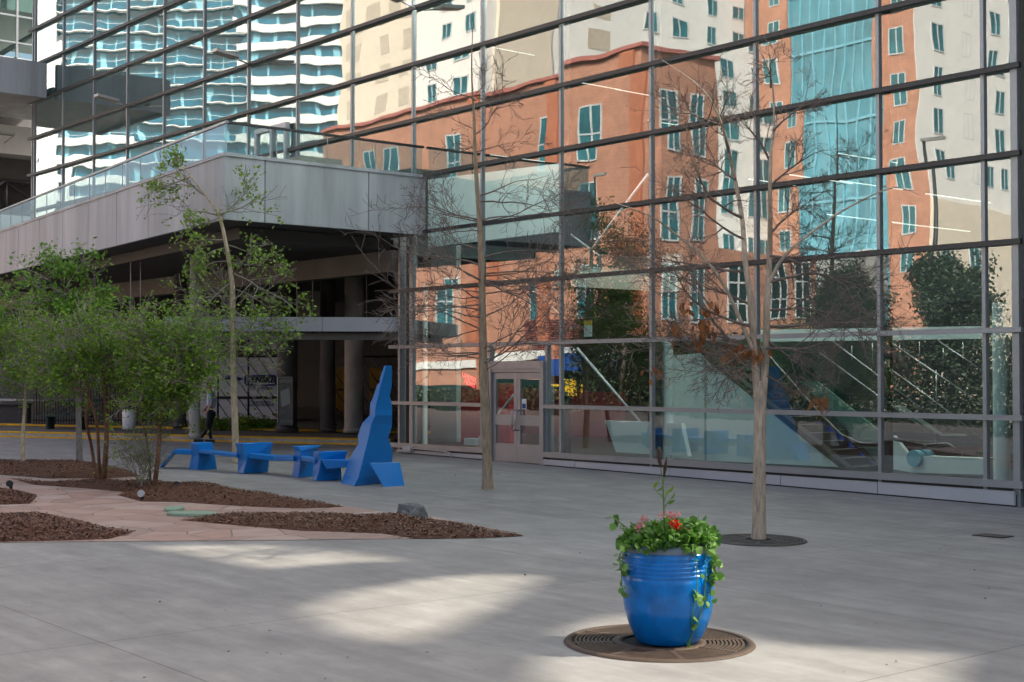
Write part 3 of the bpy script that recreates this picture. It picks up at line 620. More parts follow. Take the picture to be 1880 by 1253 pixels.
# skybridge from the hall over the lane (left edge)
BX = -38.3
a0, a1 = onx(92, 117, BX).z, onx(92, 181, BX).z
sb = empty('skybridge', (BX, -12, a1), 'plain concrete skybridge leaving the glass hall at the left edge', 'bridge')
for i in range(2): B1('fascia_panel', M['conc'], sb, ('box', (BX-.2, -.2-i*2.3, a1), (BX, -.2-(i+1)*2.3+.015, a0)))
B1('fascia_panel', M['conc'], sb, ('box', (BX-7, -4.98, a1), (BX, -4.80, a0)))
B1('deck', M['conc'], sb, ('box', (BX-7, -4.79, a1+.1), (BX-.22, -.1, a1+.5)))
# far building under the skybridge
fb = empty('parking_structure', (-60, -6, 0), 'pale banded structure with dark trussed storey beyond the left end of the hall', 'building')
def farband(y0, y1, X, mt, nm, th=1.0):
    zt, zb = onx(30, y0, X).z, onx(30, y1, X).z; B1(nm, mt, fb, ('box', (X-th, -3, zb), (X, 16, zt)))
farband(232, 284, -56, M['white'], 'band', 4)
farband(285, 332, -57.5, M['soffit'], 'recess')
farband(332, 392, -57, M['darkwall'], 'storey')
farband(180, 232, -58, M['soffit'], 'recess')
m = MB(); X = -56.4
for i in range(4):
    y = 14-i*4.6; zt, zb = onx(30, 334, X).z, onx(30, 388, X).z
    m.tube([(X, y, zt), (X, y, zb)], .13, 6); m.tube([(X, y, zt), (X, y-2.3, zb), (X, y-4.6, zt)], .12, 6)
m.tube([(X, 14, zt), (X, -3, zt)], .12, 6); m.build('truss', M['black'], fb)
X = -52
m = MB()
z105, z36, z0_ = onx(30, 106, X).z, onx(30, 36, X).z, onx(30, -60, X).z
for i in range(7): m.box((X-.06, 10-i*2.1-.05, z105), (X+.06, 10-i*2.1+.05, z0_))
for px_ in (30, 79): z = onx(30, px_, X).z; m.box((X-.05, -3, z-.04), (X+.05, 10, z+.04))
m.build('glazing_bars', M['alu'], fb)
m = MB(); m.add([(X, -3, z105), (X, 10, z105), (X, 10, z0_), (X, -3, z0_)], [(0, 1, 2, 3)]); m.build('glazing', GLI, fb)
B1('roof_soffit', M['greymtl'], fb, ('box', (X-9, -3, z36+.5), (X-.3, 10, z36+3)))
B1('floor_band', M['conc'], fb, ('box', (X-4, -3, z105-2.2), (X, 10, z105)))
m = MB()
for i in range(2):
    y = 9-i*6; m.tube([(X-3, y, z105), (X-3, y-3, z36+.4), (X-3, y-6, z105)], .14, 6)
m.build('roof_truss', M['greymtl'], fb)
p = onx(25, 250, -54); la = empty('wall_lamp', p, 'flat floodlight on the pale band under the skybridge', 'lamp', 'floodlights on the glass wall')
m = MB(); m.prism([p+V((.2, 0, 0)), p+V((-.2, 0, 0)), p+V((-.2, -1.1, .05)), p+V((.2, -1.1, .05))], (0, 0, .1)); m.build('lamp_head', M['lampmtl'], la)
m = MB(); m.tube([p, p+V((-2, .3, -.05))], .03, 6); m.build('arm', M['lampmtl'], la)

# ------------------------------------------------------------------ under the deck
def GS(x, y): return G(x, y, .20)
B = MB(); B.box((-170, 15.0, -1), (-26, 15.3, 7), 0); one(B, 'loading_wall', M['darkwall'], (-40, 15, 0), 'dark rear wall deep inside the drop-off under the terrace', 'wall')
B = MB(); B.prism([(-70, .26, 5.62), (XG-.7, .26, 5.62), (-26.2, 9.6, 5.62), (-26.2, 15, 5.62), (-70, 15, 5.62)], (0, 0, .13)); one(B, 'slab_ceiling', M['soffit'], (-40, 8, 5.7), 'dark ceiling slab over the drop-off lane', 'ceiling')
# entrance canopy, square to the camera's view
pr, pl = pz(735, 583, 37), pz(300, 590, 36.6); uu = pl-pr; uu.z = 0; uu.normalize(); bk = V((FW.x, FW.y, 0)).normalized()
can = empty('entrance_canopy', (pr.x, pr.y, 3.2), 'long pale metal canopy with louvred underside below the terrace', 'canopy')
z1 = pr.z; wl = (pl-pr).length
for i in range(3):
    a, b_ = i*wl/3, (i+1)*wl/3-.012
    m = MB(); p = V((pr.x, pr.y, z1-.37))+uu*a; m.obox(p, uu*(b_-a), bk*.12, (0, 0, .37)); m.build('fascia_panel', M['panel'], can)
m = MB(); p = V((pr.x, pr.y, z1-.58))+bk*.35; m.obox(p, uu*(wl-.5), bk*.15, (0, 0, .17)); m.build('beam', M['beam'], can)
m = MB()
for i in range(44): p = V((pr.x, pr.y, z1-.40))+uu*(i*wl/44)+bk*.13; m.obox(p, uu*.04, bk*3.2, (0, 0, .1))
m.build('louvres', M['beam'], can)
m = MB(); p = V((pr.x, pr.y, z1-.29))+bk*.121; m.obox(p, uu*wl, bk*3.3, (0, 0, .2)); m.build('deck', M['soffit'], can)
cl = empty('security_camera', pz(503, 632, 40), 'small white security camera hanging under the entrance canopy', 'camera')
p = pz(503, 632, 40); m = MB(); m.lathe([(.05, -.14), (.07, -.1), (.07, .12), (.03, .16)], p, 12); m.build('housing', M['signwhite'], cl)
m = MB(); m.tube([p+V((0, 0, .15)), p+V((.0, 0, .45))], .02, 6); m.tube([p, p-RT*.18-V((0, 0, .05))], .05, 8); m.build('bracket', M['lampmtl'], cl)

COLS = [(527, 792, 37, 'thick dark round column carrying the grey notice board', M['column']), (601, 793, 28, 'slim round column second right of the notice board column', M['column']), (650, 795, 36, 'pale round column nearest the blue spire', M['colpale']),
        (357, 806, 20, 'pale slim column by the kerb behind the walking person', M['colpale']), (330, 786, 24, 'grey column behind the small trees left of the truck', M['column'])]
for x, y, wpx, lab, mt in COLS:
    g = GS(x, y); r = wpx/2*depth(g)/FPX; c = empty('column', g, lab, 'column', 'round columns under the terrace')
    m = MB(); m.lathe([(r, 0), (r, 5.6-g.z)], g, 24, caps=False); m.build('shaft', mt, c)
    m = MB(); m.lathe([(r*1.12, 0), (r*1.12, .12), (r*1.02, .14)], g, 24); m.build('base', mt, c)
# notice board on the thick column
g = GS(527, 792); zf = depth(g)-.5
def fq(x, y, Z): return pz(x, y, Z)
nb = empty('notice_board', fq(523, 778, zf), 'grey notice board with striped ends on the thick column', 'sign')
def facing(pxs, Z, th, name, mt, par): m = MB(); m.prism([pz(x, y, Z) for x, y in pxs], bk*th); return m.build(name, mt, par)
facing([(511, 694), (536, 694), (536, 779), (511, 779)], zf, .06, 'board', M['signgrey'], nb)
m = MB()
for a, b_ in (((510, 693), (537, 693)), ((537, 693), (537, 780)), ((537, 780), (510, 780)), ((510, 780), (510, 693))): m.tube([pz(*a, zf-.02), pz(*b_, zf-.02)], .018, 4)
m.build('frame', M['steel'], nb)
m = MB()
for y in (696, 771):
    for i in range(5): m.prism([pz(513+i*4.6, y+7, zf-.02), pz(515.5+i*4.6, y+7, zf-.02), pz(518.5+i*4.6, y, zf-.02), pz(516+i*4.6, y, zf-.02)], bk*.01)
m.build('stripes', M['steel'], nb)
facing([(515, 719), (531, 712), (533, 741), (517, 748)], zf-.02, .01, 'poster_map', M['steel'], nb)
# box truck
ZT_ = 51
tg = GS(450, 788)
tr = empty('box_truck', (tg.x, tg.y, tg.z), 'white rental box truck with blue and black lettering parked under the terrace', 'truck')
facing([(395, 656), (528, 656), (528, 770), (395, 770)], ZT_, 2.4, 'cargo_box', M['truck'], tr)
facing([(395, 728), (528, 728), (528, 733), (395, 733)], ZT_-.03, .025, 'rub_rail', M['steps'], tr)
facing([(330, 690), (393, 690), (393, 775), (325, 775), (322, 740)], ZT_+.2, 2.0, 'cab', M['truck'], tr)
facing([(335, 694), (365, 694), (365, 722), (328, 722)], ZT_+.17, .02, 'cab_window', M['tealdk'], tr)
m = MB()
for x in (350, 440, 515): c = pz(x, 776, ZT_+.2); m.tube([c, c+bk*.35], .46, 18)
m.build('wheels', M['rubber'], tr)
cP = pz(478, 698, ZT_-.02)
text('PENSKE', .29, M['ink'], tr, cP, RT, (0, 0, 1), shear=.25, bold=.012)
m = MB(); fr = [(452, 690), (504, 690), (506, 693), (506, 704), (504, 707), (452, 707), (450, 704), (450, 693), (452, 690)]
m.tube([pz(x, y, ZT_-.03) for x, y in fr], .03, 5); m.build('logo_border', M['inkblue'], tr)
facing([(413, 690), (428, 688), (447, 696), (440, 699), (414, 697)], ZT_-.03, .02, 'logo_stripe', M['inkblue'], tr)
text('Truck Rental', .16, M['ink'], tr, pz(478, 713, ZT_-.02), RT, (0, 0, 1), shear=.25)
text('Reservations', .14, M['ink'], tr, pz(477, 738, ZT_-.02), RT, (0, 0, 1), shear=.2)
text('1-800-22-PENSKE', .14, M['ink'], tr, pz(476, 744, ZT_-.02), RT, (0, 0, 1), shear=.2)
# raking-rod railing
ZR = 47
for (xa, xb, lab) in ((400, 512, 'black railing of raking rods in front of the white truck'), (588, 735, 'black railing of raking rods between the columns behind the spire')):
    ra = empty('railing', GS((xa+xb)/2, 796), lab, 'railing', 'raking rod railings')
    m = MB(); m.tube([pz(xa, 655, ZR), pz(xb, 655, ZR)], .03, 6); m.tube([pz(xa, 789, ZR), pz(xb, 789, ZR)], .03, 6); m.build('rails', M['black'], ra)
    m = MB(); x = xa-60
    while x < xb:
        for (dx, y0, y1) in ((0, 655, 789),):
            xs0, xs1 = x, x+95
            t0 = max(0, (xa-xs0)/95); t1 = min(1, (xb-xs0)/95)
            if t1 > t0: m.tube([pz(xs0+95*t0, 655+134*t0, ZR), pz(xs0+95*t1, 655+134*t1, ZR)], .016, 5)
        x += 22
    m.build('rods', M['black'], ra)
    m = MB()
    for x in (xa, (xa+xb)/2, xb): m.tube([pz(x, 654, ZR), pz(x, 793, ZR)], .035, 6)
    m.build('posts', M['black'], ra)
for pts, lab in (([(617, 675), (632, 675), (632, 755), (617, 755)], 'amber panel between the two slim columns'), ([(678, 676), (700, 676), (700, 740), (678, 740)], 'amber panel seen behind the blue spire')):
    B = MB(); B.prism([pz(x, y, 54) for x, y in pts], bk*.3); B.prism([pz(pts[0][0]+1, 715, 53.97), pz(pts[1][0]-1, 715, 53.97), pz(pts[1][0]-1, 717, 53.97), pz(pts[0][0]+1, 717, 53.97)], bk*.02, 1)
    one(B, 'amber_panel', [M['amber'], M['ink']], pz(pts[0][0]+7, pts[2][1], 54), lab, 'panel')
# brown walls over the canopy, hanging rods
for x0, x1, y0, lab in ((478, 508, 545, 'brown panelled box above the entrance canopy left of the dark slot'), (545, 588, 535, 'brown panelled box above the entrance canopy, right one')):
    B = MB(); B.prism([pz(x0, y0, 42), pz(x1, y0, 42), pz(x1, 582, 42), pz(x0, 582, 42)], bk*1.5); one(B, 'panel_box', M['brownwall'], pz((x0+x1)/2, 582, 42), lab, 'wall box')
dr = empty('drop_rods', pz(560, 500, 41), 'thin steel rods hanging from the deck beam to the canopy', 'rods')
for x in (545, 574, 673, 258, 240): B1('rod', M['lampmtl'], dr, ('tube', [pz(x, 455, 41), pz(x, 584, 41)], .014, 5))
# fence, low wall, bench, bin, planter shrub at the left
fz = 47
fe = empty('picket_fence', GS(180, 780), 'tall black picket fence behind the green bench', 'fence')
m = MB()
for i in range(52): x = 62+i*5.0; m.tube([pz(x, 690, fz), pz(x, 780, fz)], .02, 4)
m.build('pickets', M['black'], fe)
m = MB()
for y in (694, 772): m.tube([pz(60, y, fz), pz(322, y, fz)], .03, 4)
m.build('rails', M['black'], fe)
B = MB(); B.prism([pz(-60, 744, 48), pz(50, 744, 48), pz(50, 790, 48), pz(-60, 790, 48)], bk*.4); B.prism([pz(-60, 741, 47.9), pz(51, 741, 47.9), pz(51, 744, 47.9), pz(-60, 744, 47.9)], bk*.6); one(B, 'low_wall', M['column'], GS(0, 785), 'low grey concrete wall at the left edge beyond the kerb', 'wall')
bg = G(115, 789, .16); bn = empty('park_bench', bg, 'dark green metal bench on the far pavement by the fence', 'bench')
ku = KD
def bb(name, s0, s1, t0, t1, z0, z1):
    m = MB(); m.obox(bg+ku*s0+KN*t0+V((0, 0, z0)), ku*(s1-s0), KN*(t1-t0), (0, 0, z1-z0)); return m.build(name, M['green'], bn)
bb('seat', -.95, .95, 0, .45, .40, .45)
m = MB()
for i in range(24): s = -.92+i*.08; m.tube([bg+ku*s+KN*.45+V((0, 0, .45)), bg+ku*(s+.16)+KN*.55+V((0, 0, .92))], .012, 4)
m.tube([bg+ku*-.95+KN*.55+V((0, 0, .93)), bg+ku*1.1+KN*.55+V((0, 0, .93))], .025, 6); m.build('backrest', M['green'], bn)
for s in (-.6, .6): bb('leg', s-.04, s+.04, .05, .42, 0, .4)
g = GS(237, 791); bi_ = empty('litter_bin', g, 'speckled pale litter bin with dark lid on the far pavement', 'bin')
m = MB(); m.lathe([(.17, .03), (.2, .08), (.21, .62), (.19, .66)], g, 16); m.build('body', M['signwhite'], bi_)
m = MB(); m.lathe([(.215, .66), (.215, .72), (.12, .80), (.02, .81)], g, 16); m.build('lid', M['black'], bi_)
m = MB(); m.lathe([(.19, 0), (.19, .03)], g, 16); m.build('base', M['black'], bi_)

# ------------------------------------------------------------------ trees
def rnd_dir(up=.3):
    d = V((random.gauss(0, 1), random.gauss(0, 1), random.gauss(0, .6)+up)); return d.normalized()
def limb(mb, p, d, ln, r, tips, level, maxl, kids, droop=0., wander=.22, sides=5, rmin=.0035):
    n = max(3, int(ln/.16)); n = min(n, 9); pts = [V(p)]; dd = V(d).normalized(); rs = [r]
    for i in range(n):
        dd = (dd+V((random.gauss(0, wander), random.gauss(0, wander), random.gauss(0, wander)-droop))*.55).normalized()
        pts.append(pts[-1]+dd*(ln/n)); rs.append(max(rmin, r*(1-.78*(i+1)/n)))
    mb.tube(pts, rs, sides if level < 2 else 4, 0, False)
    if level >= maxl: tips.append((pts[-1], dd)); tips.append((pts[len(pts)//2], dd)); return
    k = kids[level]
    for j in range(k):
        t = random.uniform(.22, .98); i = min(n-1, int(t*n)); q = pts[i].lerp(pts[i+1], t*n-i)
        ax = (pts[i+1]-pts[i]).normalized(); sd = rnd_dir(.1); sd = (sd-ax*sd.dot(ax)).normalized()
        a = random.uniform(.5, 1.05); nd = ax*math.cos(a)+sd*math.sin(a)
        limb(mb, q, nd, ln*random.uniform(.34, .62), max(rmin, rs[i]*.6), tips, level+1, maxl, kids, droop, wander, sides, rmin)
    tips.append((pts[-1], dd))
def path3(pxs, Z0, wob=0.0):
    return [pz(x, y, Z0+(random.uniform(-wob, wob) if i > 1 else 0)) for i, (x, y) in enumerate(pxs)]
def smooth(pts, rad, n=4):
    P, Rr = [], []
    for i in range(len(pts)-1):
        a, b_, c, d = pts[max(i-1, 0)], pts[i], pts[i+1], pts[min(i+2, len(pts)-1)]
        for k in range(n):
            t = k/n; P.append(.5*((2*b_)+(c-a)*t+(2*a-5*b_+4*c-d)*t*t+(3*b_-a-3*c+d)*t**3)); Rr.append(rad[i]*(1-t)+rad[i+1]*t)
    P.append(pts[-1]); Rr.append(rad[-1]); return P, Rr
def leafy(mb, tips, per, spread, size, keep=1.0, m=0, asp=.6):
    for p, d in tips:
        if random.random() > keep: continue
        for _ in range(random.randint(max(1, per-2), per+2)):
            q = p+V((random.gauss(0, spread), random.gauss(0, spread), random.gauss(0, spread*.8)))
            mb.leaf(q, size*random.uniform(.6, 1.25), None, m, asp)

# right bare tree with two leaders
base = G(1393, 990); Z3 = depth(base); k3 = Z3/FPX
t3 = empty('bare_tree', base, 'bare forked tree with a few dead leaves standing in a round iron grate', 'tree', 'bare trees in front of the glass')
tk = MB()
P, Rr = smooth([pz(1393, 996, Z3), pz(1393, 970, Z3), pz(1394, 880, Z3), pz(1395, 780, Z3), pz(1396, 728, Z3), pz(1396, 700, Z3)], [16.5*k3, 13*k3, 11.5*k3, 11*k3, 11.2*k3, 4*k3]); tk.tube(P, Rr, 14)
lead = []
for pts, rad in (([(1392, 745), (1384, 640), (1379, 560), (1368, 480), (1362, 400), (1345, 310), (1325, 230), (1290, 165), (1215, 110)], [8, 7, 6.4, 5.6, 4.8, 3.8, 3, 2, .7]),
                 ([(1399, 745), (1406, 650), (1408, 560), (1413, 470), (1414, 390), (1414, 300), (1421, 220), (1415, 140), (1388, 80)], [8, 7.2, 6.6, 5.6, 4.6, 3.4, 2.6, 1.7, .6]),
                 ([(1384, 650), (1340, 545), (1298, 480), (1240, 430), (1190, 395), (1120, 370)], [4.5, 3.6, 3, 2.3, 1.6, .6]),
                 ([(1408, 530), (1440, 470), (1500, 420), (1560, 380), (1640, 345), (1690, 360)], [4, 3.2, 2.5, 1.9, 1.2, .5])):
    q = [pz(x, y, Z3+(i*.05*random.choice((-1, 1)))) for i, (x, y) in enumerate(pts)]
    P, Rr = smooth(q, [r*k3*(.98-.16*i/len(rad)) for i, r in enumerate(rad)]); tk.tube(P, Rr, 9); lead.append((P, Rr))
tk.build('trunk', M['barkR'], t3)
br = MB(); tips = []
for (px, py, tx, ty, ln) in ((1384, 640, 1190, 600, 0), (1386, 655, 1150, 560, 0), (1380, 600, 1110, 545, 0), (1381, 640, 1240, 690, 0), (1378, 560, 1180, 500, 0), (1372, 500, 1150, 460, 0), (1366, 440, 1230, 320, 0), (1362, 400, 1160, 300, 0), (1350, 330, 1260, 240, 0), (1338, 280, 1320, 150, 0), (1325, 230, 1190, 170, 0),
                         (1406, 640, 1560, 640, 0), (1407, 600, 1640, 590, 0), (1408, 570, 1590, 540, 0), (1410, 520, 1660, 440, 0), (1413, 470, 1560, 480, 0), (1414, 430, 1500, 320, 0), (1415, 340, 1530, 250, 0), (1420, 240, 1480, 170, 0), (1416, 300, 1350, 180, 0), (1415, 160, 1400, 70, 0), (1407, 690, 1480, 730, 0), (1390, 700, 1300, 650, 0), (1386, 660, 1290, 720, 0), (1409, 625, 1520, 700, 0), (1383, 620, 1250, 650, 0), (1383, 660, 1180, 640, 0)):
    a, b_ = pz(px, py, Z3), pz(tx, ty, Z3+random.uniform(-1.1, 1.1)); d = b_-a; l = d.length*.8
    limb(br, a, d+V((0, 0, -.05*l)), l, .013+.006*l, tips, 0, 3, [9, 5, 3], -.015, .18, 6, .0028)
br.build('branches', M['twig'], t3)
lv = MB()
for (x, y, n_) in ((1345, 645, 10), (1295, 600, 16), (1365, 640, 12), (1280, 625, 9), (1505, 735, 9), (1240, 600, 7), (1300, 570, 6), (1395, 645, 8), (1265, 560, 4), (1195, 680, 4)):
    for _ in range(n_*2): lv.leaf(pz(x+random.gauss(0, 8), y+random.gauss(0, 9), Z3+random.gauss(0, .25)), .11*random.uniform(.7, 1.3), V((random.gauss(0, .4), random.gauss(0, .4), -1)), 0, .55)
lv.build('dead_leaves', M['leafE'], t3)
# middle bare tree
base = G(895, 898); Z2 = depth(base); k2 = Z2/FPX
t2 = empty('bare_tree', base, 'slender bare tree with one straight trunk left of the glass door', 'tree', 'bare trees in front of the glass')
tk = MB(); P, Rr = smooth([pz(896, 901, Z2), pz(895, 880, Z2), pz(893, 780, Z2), pz(888, 690, Z2), pz(886, 600, Z2), pz(884, 500, Z2), pz(880, 400, Z2), pz(873, 300, Z2), pz(870, 210, Z2), pz(866, 130, Z2), pz(868, 40, Z2)], [13.5*k2, 9.6*k2, 8.6*k2, 9*k2, 7.2*k2, 6*k2, 5*k2, 3.6*k2, 2.4*k2, 1.4*k2, .5*k2]); tk.tube(P, Rr, 12); tk.build('trunk', M['barkA'], t2)
br = MB(); tips = []
for i in range(44):
    y = (random.uniform(330, 685) if i > 20 else random.uniform(120, 420)) if i > 12 else random.uniform(470, 690); x = 884 if y > 400 else 874; s = (-1 if i % 2 else 1); fr_ = (y-150)/540
    reach = random.uniform(40, 100) if y < 350 else random.uniform(100, 205)
    a = pz(x, y, Z2); b_ = pz(x+s*reach, y-random.uniform(-25, 75), Z2+random.uniform(-1.6, 1.6)); d = b_-a; l = d.length*.85
    limb(br, a, d, l, .008+.0055*l, tips, 0, 3, [6, 4, 2], -.01, .2, 5, .0036)
br.build('branches', M['twig'], t2)
# leaning maple with new leaves
base = G(432, 851); Z1 = depth(base); k1 = Z1/FPX
t1 = empty('maple_tree', base, 'young pale-barked maple with sparse fresh leaves leaning to the left', 'tree')
tk = MB(); P, Rr = smooth([pz(432, 853, Z1), pz(432, 800, Z1), pz(429, 700, Z1), pz(427, 600, Z1), pz(426, 520, Z1), pz(415, 450, Z1), pz(403, 400, Z1), pz(378, 360, Z1), pz(350, 325, Z1), pz(325, 290, Z1)], [7*k1, 6.3*k1, 6*k1, 5.6*k1, 5*k1, 3.8*k1, 3*k1, 1.8*k1, 1.1*k1, .5*k1]); tk.tube(P, Rr, 12); tk.build('trunk', M['barkB'], t1)
br = MB(); tips = []; low = []
for (px, py, tx, ty) in ((350, 325, 275, 350), (378, 360, 280, 330), (335, 300, 320, 275), (403, 395, 300, 370), (400, 395, 520, 380), (400, 400, 470, 350), (403, 400, 345, 425), (412, 440, 330, 450), (415, 450, 500, 470), (420, 480, 340, 500), (424, 500, 560, 530), (425, 520, 320, 540), (425, 530, 520, 560), (427, 560, 340, 600), (427, 570, 500, 610), (420, 480, 490, 500), (426, 545, 380, 620), (427, 600, 480, 650), (424, 515, 440, 440), (426, 545, 300, 560), (415, 455, 370, 470)):
    a, b_ = pz(px, py, Z1), pz(tx, ty, Z1+random.uniform(-1, 1)); d = b_-a; l = d.length
    limb(br, a, d, l, .012+.005*l, tips, 0, 2, [6, 3], .0, .2, 5, .005)
tips1 = list(tips)
for i in range(40):
    y = random.uniform(520, 700); s = random.choice((-1, 1)); a = pz(427, y, Z1); b_ = pz(427+s*random.uniform(30, 80), y-random.uniform(-40, 60), Z1+random.uniform(-.8, .8))
    limb(br, a, b_-a, (b_-a).length, .012, low, 0, 2, [5, 2], .01, .25, 4, .005)
br.build('branches', M['twiggrey'], t1)
lv = MB(); leafy(lv, tips1, 7, .08, .08, .38, 0, .8); leafy(lv, low, 3, .12, .07, .25, 0, .8); lv.build('leaves', M['leafA'], t1)
# small trees at the left
def smalltree(label, stems, Z, crowns, leafm, bark, nl, twigm=M['twiggrey'], lsize=.085, seed=1, dens=1.0, name='small_tree'):
    random.seed(seed)
    k = Z/FPX; t = empty(name, pz(*stems[0][0][0], Z), label, 'tree', 'small trees in the mulch beds')
    tk = MB(); tops = []
    for pts, rad in stems:
        P, Rr = smooth([pz(x, y, Z+.12*i*random.choice((-1, 1))) for i, (x, y) in enumerate(pts)], [r*k for r in rad]); tk.tube(P, Rr, 9); tops.append(P[-1])
    tk.build('trunk', bark, t)
    br = MB(); tips = []
    for (cx_, cy_, rx, ry, nb_) in crowns:
        for i in range(int(nb_*.72)):
            q = random.uniform(0, 6.28); rr = math.sqrt(random.random())*random.uniform(.7, 1.35); tgt = pz(cx_+rx*rr*math.cos(q), cy_+ry*rr*math.sin(q), Z+random.uniform(-1, 1)*rx*k*.9)
            o = min(tops, key=lambda p: (p-tgt).length+random.uniform(0, .4)); d = tgt-o; l = d.length
            st = o+d*random.uniform(.0, .55)
            limb(br, st, tgt-st, max(.25, (tgt-st).length*1.05), .006+.006*l, tips, 0, 2, [5, 3], .0, .3, 4, .005)
    br.build('branches', twigm, t)
    lv = MB(); leafy(lv, tips, nl, .10, lsize, dens, 0, .5); lv.build('leaves', leafm, t)
    return t
smalltree('thin pale-stemmed small tree at the far left of the rear mulch bed', [([(43, 858), (42, 800), (46, 740), (48, 690)], [4.5, 3.2, 2.8, 2]), ([(48, 700), (70, 660), (85, 630)], [2, 1.6, 1.2]), ([(47, 705), (20, 650), (5, 620)], [2, 1.6, 1.2])], depth(G(43, 857)), [(50, 640, 80, 60, 40), (10, 600, 60, 40, 22), (20, 690, 70, 35, 20)], M['leafB'], M['barkB'], 9, dens=.24, seed=11, lsize=.075)
smalltree('taller small tree with bright feathery leaves rising above the others', [([(146, 851), (145, 800), (143, 720), (135, 650), (125, 590), (120, 540)], [6.5, 5.6, 4.6, 3.6, 2.8, 1.6]), ([(140, 690), (170, 620), (180, 560)], [3, 2.4, 1.6])], depth(G(145, 851)), [(120, 500, 55, 40, 14), (60, 540, 45, 35, 8), (180, 545, 45, 25, 9), (30, 575, 50, 22, 8), (60, 475, 18, 10, 3), (140, 580, 60, 25, 9)], M['leafC'], M['barkD'], 5, lsize=.11, dens=.5, seed=12)
smalltree('multi-stemmed small tree with a rusty stem in the middle mulch bed', [([(178, 888), (168, 820), (158, 770), (165, 720), (150, 680)], [3.6, 3, 2.7, 2.3, 1.8]), ([(184, 888), (181, 830), (178, 780), (165, 735), (140, 710)], [3.6, 3, 2.7, 2.2, 1.6]), ([(190, 886), (195, 820), (196, 760), (192, 700), (185, 650)], [5.6, 4.6, 4, 3, 2])], depth(G(186, 888)), [(180, 650, 100, 65, 54), (110, 640, 70, 50, 26), (240, 660, 70, 55, 34), (170, 600, 100, 30, 22), (140, 700, 70, 30, 14)], M['leafB'], M['barkC'], 9, dens=.24, seed=13, lsize=.075)
smalltree('multi-stemmed small tree with reddish trunk nearest the blue bench', [([(283, 900), (290, 840), (293, 790), (293, 730), (285, 680)], [5, 4.2, 3.8, 3, 2]), ([(276, 899), (275, 850), (268, 800), (258, 760), (262, 720)], [2.4, 2, 1.8, 1.6, 1.2]), ([(292, 770), (315, 720), (330, 690)], [2.4, 1.8, 1.2])], depth(G(283, 900)), [(300, 660, 85, 65, 54), (360, 650, 55, 55, 30), (330, 720, 60, 40, 26), (260, 600, 50, 30, 14), (280, 740, 45, 30, 14), (360, 600, 40, 25, 10)], M['leafB'], M['barkC'], 9, dens=.24, seed=14, lsize=.075)
# bare shrub
random.seed(21)
base = G(265, 900); Zs = depth(base); sh = empty('bare_shrub', base, 'bare twiggy shrub beside the reddish small tree', 'shrub')
m = MB(); tp = []
for i in range(16):
    limb(m, base+V((random.gauss(0, .08), random.gauss(0, .08), 0)), pz(262+random.gauss(0, 22), random.uniform(790, 840), Zs+random.gauss(0, .3))-base, random.uniform(.7, 1.1), .008, tp, 0, 2, [5, 3], -.02, .25, 4, .004)
m.build('twigs', M['twiggrey'], sh)
m = MB(); leafy(m, tp, 2, .05, .05, .25); m.build('leaves', M['leafB'], sh)
# low weeds against the column
random.seed(22)
base = G(440, 800); sh = empty('dark_shrub', base, 'low dark shrub growing in front of the white truck', 'shrub'); m = MB(); tp = []
for i in range(40): limb(m, base+RT*random.uniform(-1.2, 1.3), V((random.gauss(0, .4), random.gauss(0, .4), 1)), random.uniform(.3, .6), .008, tp, 0, 1, [5], 0, .3, 4, .005)
m.build('twigs', M['twig'], sh); m = MB(); leafy(m, tp, 6, .09, .09, 1.0); m.build('leaves', M['leafB'], sh)

# ------------------------------------------------------------------ tree grates
def grate(c, r, rin, mt, label, ribs=12):
    c = V(c); t = empty('tree_grate', c, label, 'tree grate', 'round iron tree grates')
    def lift(mb, o):
        for i in range(o, len(mb.v)): mb.v[i].z += gz(mb.v[i].x)-gz(c.x)
    m = MB(); m.lathe([(r*1.005, .004), (r*1.005, .0055)], c, 64); lift(m, 0); m.build('pit', M['pit'], t)
    m = MB(); m.lathe([(r*.93, .007), (r*.93, .02), (r, .02), (r*1.02, .004)], c, 72, caps=False)
    m.lathe([(rin, .007), (rin, .02), (rin*1.28, .02), (rin*1.28, .007)], c, 48, caps=False); lift(m, 0); m.build('rim', mt, t)
    m = MB(); nr = 9; a0_ = rin*1.34; a1_ = r*.915
    for i in range(nr):
        ra = a0_+(a1_-a0_)*(i+.12)/nr; rb_ = a0_+(a1_-a0_)*(i+.72)/nr
        m.lathe([(ra, .007), (ra, .018), (rb_, .018), (rb_, .007)], c, 72, caps=False, sm=False)
    lift(m, 0); m.build('rings', mt, t)
    for k in range(ribs):
        m = MB(); q = 2*math.pi*(k+.3)/ribs; d = V((math.cos(q), math.sin(q), 0)); s_ = V((-d.y, d.x, 0)); m.obox(c+d*rin*1.27-s_*.022+V((0, 0, .007)), d*(r*.935-rin*1.27), s_*.044, (0, 0, .0125)); lift(m, 0); m.build('rib', mt, t)
gp = G(1210, 1181); grate(gp, 172*depth(gp)/FPX, .30, M['rust'], 'rust brown round iron grate under the blue pot', 8)
g3 = G(1393, 993); grate(g3, 86*depth(g3)/FPX, .17, M['iron'], 'dark round iron grate around the forked tree')
B = MB(); c = G(1823, 985); B.box(c+V((-.22, -.16, .004)), c+V((.22, .16, .014))); one(B, 'drain_cover', M['iron'], c, 'small dark drain cover in the plaza at the right', 'drain cover')

